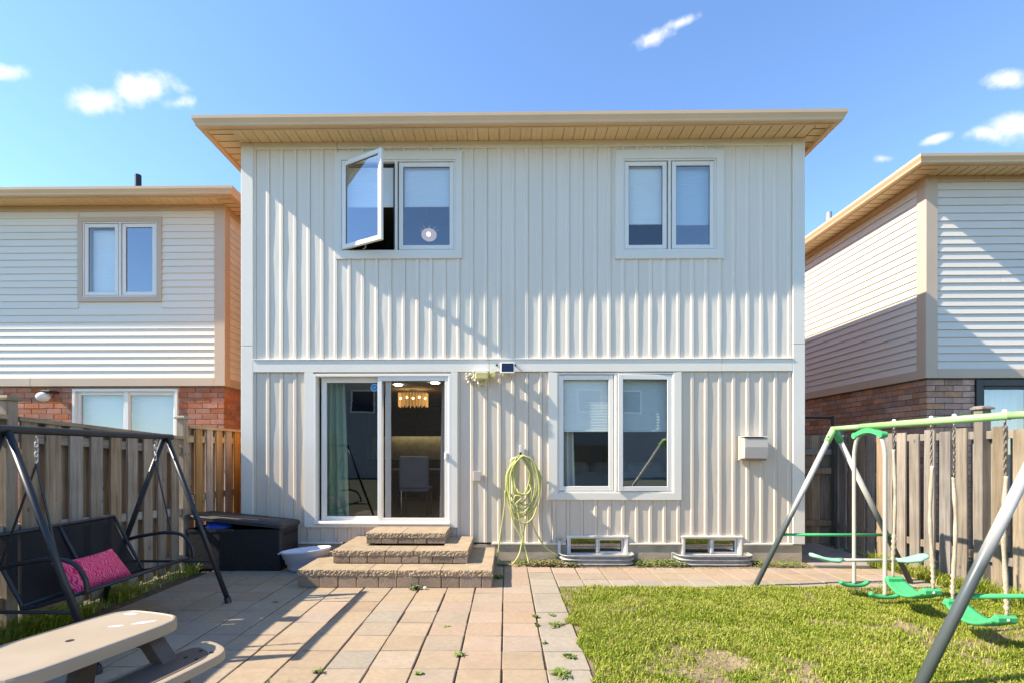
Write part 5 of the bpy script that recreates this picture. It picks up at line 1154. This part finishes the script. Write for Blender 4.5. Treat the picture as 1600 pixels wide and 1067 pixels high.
for y, o_ in ((ga, .06), (gb, -.06)):
    mb = MB(); mb.tube(catmull([(BX, y - o_ * .2, BZ - .10), (BX, y + o_ * .35, BZ - .17), (BX, y + o_ * .75, BZ - .28), (BX, y + o_ * .8, BZ - .45), (BX, y + o_ * .8, .25), (BX, y + o_ * .8, .10)], 6), .019, 10); mb.build('hanger_tube', 'white_tube', gl_, smooth=True)
    mb = MB(); mb.tube(catmull([(BX - .15, y + o_ * .8, .12), (BX - .08, y + o_ * .8, .085), (BX + .08, y + o_ * .8, .085), (BX + .15, y + o_ * .8, .12)], 5), .024, 8); mb.build('foot_rest', 'green', gl_, smooth=True)
yc = (ga + gb) / 2
mb = MB(); mb.tube([(BX - .46, yc, .40), (BX + .46, yc, .40)], .018, 10); mb.build('seat_bar', 'white_tube', gl_, smooth=True)
for s in (-1, 1):
    mb = MB(); o_ = [(s * (BX * 0 + .28), .405, .03), (s * .34, .395, .055), (s * .46, .41, .075), (s * .56, .445, .06), (s * .60, .455, .03)]
    vs = []; 
    for x, z, w in o_:
        for k in range(8): a_ = 2 * math.pi * k / 8; vs.append((BX + x, yc + w * 1.3 * math.cos(a_), z + .022 * math.sin(a_)))
    mb.add(vs, [(i * 8 + k, i * 8 + (k + 1) % 8, (i + 1) * 8 + (k + 1) % 8, (i + 1) * 8 + k) for i in range(4) for k in range(8)] + [tuple(range(7, -1, -1)), tuple(range(32, 40))]); mb.build('seat', 'mint', gl_, smooth=True)
link = MB(); link.tube([(.009 * math.cos(2 * math.pi * k / 8), 0, .019 * math.sin(2 * math.pi * k / 8)) for k in range(9)], .0042, 5, cap=False); link_me = link.mesh('chain_link', True); link_me.materials.append(M['chain'])
def swing(label, y0, y1, zs, seed, clens):
    r = random.Random(seed); root = thing('belt_swing', label, 'swing', (BX, (y0 + y1) / 2, zs), 'belt swings hanging from the lime beam')
    # moulded belt seat: dipping strip with raised ribs and thick rounded ends
    n = 18; k = 10; vs = []; hw = .105
    for i in range(n + 1):
        u = i / n; y = y0 + (y1 - y0) * u; dip = -.10 * math.sin(math.pi * u) ** .7 if 0 < u < 1 else 0
        w = hw * (.72 + .28 * math.sin(math.pi * min(1, max(0, u))) ** .5 if 0 < u < 1 else .72)
        for j in range(k + 1):
            v = j / k * 2 - 1; vs.append((BX + w * v, y, zs + dip + .010 * abs(v) ** 3 + .004 * math.cos(v * 12)))
    m0 = len(vs); vs += [(x, y, z - (.04 if (i // (k + 1)) in (0, 1, n - 1, n) else .028)) for i, (x, y, z) in enumerate(vs)]
    q = lambda i, j: i * (k + 1) + j; fs = []
    for i in range(n):
        for j in range(k): fs += [(q(i, j), q(i + 1, j), q(i + 1, j + 1), q(i, j + 1)), (m0 + q(i, j), m0 + q(i, j + 1), m0 + q(i + 1, j + 1), m0 + q(i + 1, j))]
        fs += [(q(i, 0), m0 + q(i, 0), m0 + q(i + 1, 0), q(i + 1, 0)), (q(i, k), q(i + 1, k), m0 + q(i + 1, k), m0 + q(i, k))]
    for j in range(k): fs += [(q(0, j), q(0, j + 1), m0 + q(0, j + 1), m0 + q(0, j)), (q(n, j), m0 + q(n, j), m0 + q(n, j + 1), q(n, j + 1))]
    MB().add(vs, fs).build('belt', 'green', root, smooth=True)
    for y, s in ((y0, -1), (y1, 1)):
        mb = MB(); mb.box(BX - .088, BX + .088, y - .026, y + .026, zs - .052, zs + .014, .018); e_ = mb.build('belt_end', 'green', root)
        mb = MB(); mb.sphere((BX, y + .026 * s * -1 if y0 < y1 else y + .026 * s * -1, zs - .018), .011, 10, 6); mb.build('bolt', 'white_plastic', e_, smooth=True)
    for y, cl_len in zip((y0, y1), clens):
        ztop = BZ - .035; nl = int(cl_len / .03); z = ztop
        mb = MB(); mb.tube([(BX, y, BZ - .02), (BX, y, ztop - .01)], .009, 6); mb.build('hook', 'steel', root)
        for i in range(nl):
            o = obj('chain_link', link_me, None, root, (BX + r.uniform(-.002, .002), y, ztop - .015 - i * .03)); o.rotation_euler = (0, 0, R(90 * (i % 2) + 20))
        z1_ = ztop - nl * .03; n = 46; pts = []; rs = []; bend = r.uniform(-.018, .018); torn = r.uniform(.60, .8)
        for i in range(n + 1):
            u = i / n; zz = z1_ + (zs + .005 - z1_) * u
            pts.append((BX + bend * math.sin(u * 5), y + bend * .8 * math.sin(u * 4 + 1) * (1 - u), zz))
            b_ = .0145 + .0022 * math.sin(u * 23 + seed)
            if torn < u < torn + .22: b_ += .007 * (1 if i % 2 else -.4)
            rs.append(b_ if u < .95 else .011)
        mb = MB(); mb.tube(pts, .014, 9, rs=rs); mb.build('foam_sleeve', 'sleeve', root, smooth=True)
swing('green belt swing seat hanging nearer the glider', 4.74, 4.33, .30, 3, (.23, .38))
swing('green belt swing seat nearest the front leg at right edge', 4.11, 3.70, .275, 4, (.46, .42))

# ---------------------------------------------------------------- weeds and litter
def weed(x, y, n, r0, h, seed, label, m='leaf', grp='weeds in the paving joints', wid=.011):
    r = random.Random(seed); mb = MB()
    for i in range(n):
        a = r.uniform(0, 6.28); l = r0 * r.uniform(.5, 1.1); w = wid * r.uniform(.6, 1.2); hh = h * r.uniform(.3, 1); dx, dy = math.cos(a), math.sin(a)
        bx0, by0 = x + r.gauss(0, r0 * .25), y + r.gauss(0, r0 * .2)
        vs = [(bx0 - dy * w * .4, by0 + dx * w * .4, 0), (bx0 + dy * w * .4, by0 - dx * w * .4, 0), (bx0 + dx * l * .5 + dy * w, by0 + dy * l * .5 - dx * w, hh), (bx0 + dx * l * .5 - dy * w, by0 + dy * l * .5 + dx * w, hh), (bx0 + dx * l, by0 + dy * l, hh * .55)]
        mb.add(vs, [(0, 1, 2, 3), (3, 2, 4)])
    return tag(mb.build('weed', m), label, 'weed', grp)
spots = ((-.355, 3.60, 26, .045, .03, 'round weed tuft where two slab joints cross in the middle of the patio'), (.37, 3.30, 44, .085, .035, 'largest weed tuft on the joint of the grey border slabs, nearest the viewer'),
         (.475, 3.58, 30, .05, .025, 'flat weed tuft on the grey border slabs close to the lawn edge'), (.28, 4.45, 16, .03, .03, 'upper of two small weeds on the long joint left of the grey border slabs'),
         (.27, 4.22, 18, .03, .03, 'lower of two small weeds on the long joint left of the grey border slabs'), (.44, 4.24, 26, .09, .02, 'wide low strip of weed across a joint of the grey border slabs'),
         (.43, 4.50, 14, .04, .02, 'small weed on the grey border slabs above the wide weed strip'), (-1.30, 3.30, 14, .04, .04, 'leftmost small weed at the bottom edge of the sunny patio'),
         (-.6, 3.28, 12, .04, .02, 'low weed in a slab joint left of the round weed tuft, near the bottom edge'), (.31, 3.83, 12, .03, .02, 'tiny weed on the long border joint between the wide weed strip and the largest tuft'),
         (-2.9, 4.05, 12, .05, .02, 'small weed in the fence shadow near the swing leg foot'), (-2.35, 4.85, 10, .03, .015, 'tiny weed in the shaded paving left of the steps'), (-.52, 4.2, 10, .03, .012, 'tiny weed on a sunny joint below the middle of the steps'))
for i, (x, y, n, r0, h, lab) in enumerate(spots): weed(x, y, n, r0, h, i, lab)
weed(-1.02, 5.33, 46, .075, .05, 40, 'larger leafy weed at the foot of the bottom step')
weed(-1.45, 2.95, 36, .13, .09, 41, 'wispy grass weed beside the picnic table bench', wid=.006)
weed(-.10, 5.83, 40, .08, .05, 42, 'weed patch in the shadow at the right end of the steps')
b_ = MB(); b_.sphere((-.90, 5.335, .018), .022, 10, 7, (1, .8, .7)); tag(b_.build('pebble', 'pebble', smooth=True), 'small white pebble beside the weed at the bottom step', 'pebble')
def litter(name, n, x0, x1, y0, y1, m, seed, h, label, size=.03):
    r = random.Random(seed); mb = MB()
    for i in range(n):
        x, y = r.uniform(x0, x1), r.uniform(y0, y1); a = r.uniform(0, 6.28); l = size * r.uniform(.5, 1.3); w = l * .35; dx, dy = math.cos(a) * l, math.sin(a) * l; z = r.uniform(0, h); t = r.uniform(-.012, .02)
        mb.add([(x - dx, y - dy, z), (x - math.sin(a) * w, y + math.cos(a) * w, z + .01), (x + dx, y + dy, z + t), (x + math.sin(a) * w, y - math.cos(a) * w, z + .008)], [(0, 1, 2, 3)])
    o = struct(mb.build(name, m), 'stuff'); o['label'] = label
litter('ground_cover', 520, .12, .95, 6.40, 6.70, 'leaf', 1, .05, 'low weeds at the foot of the hose')
litter('leaf_litter', 420, .3, 1.05, 6.38, 6.66, 'drytwig', 2, .05, 'dry leaves at the foot of the hose')
litter('ground_cover', 520, 1.72, 2.42, 6.40, 6.68, 'leaf', 3, .055, 'low weeds between the two window wells')
litter('ground_cover', 260, 3.32, 4.0, 6.40, 6.68, 'leaf', 4, .045, 'low weeds right of the second window well')
litter('leaf_litter', 160, 1.0, 4.1, 6.30, 6.50, 'drytwig', 5, .012, 'dry leaves along the foundation path', .018)
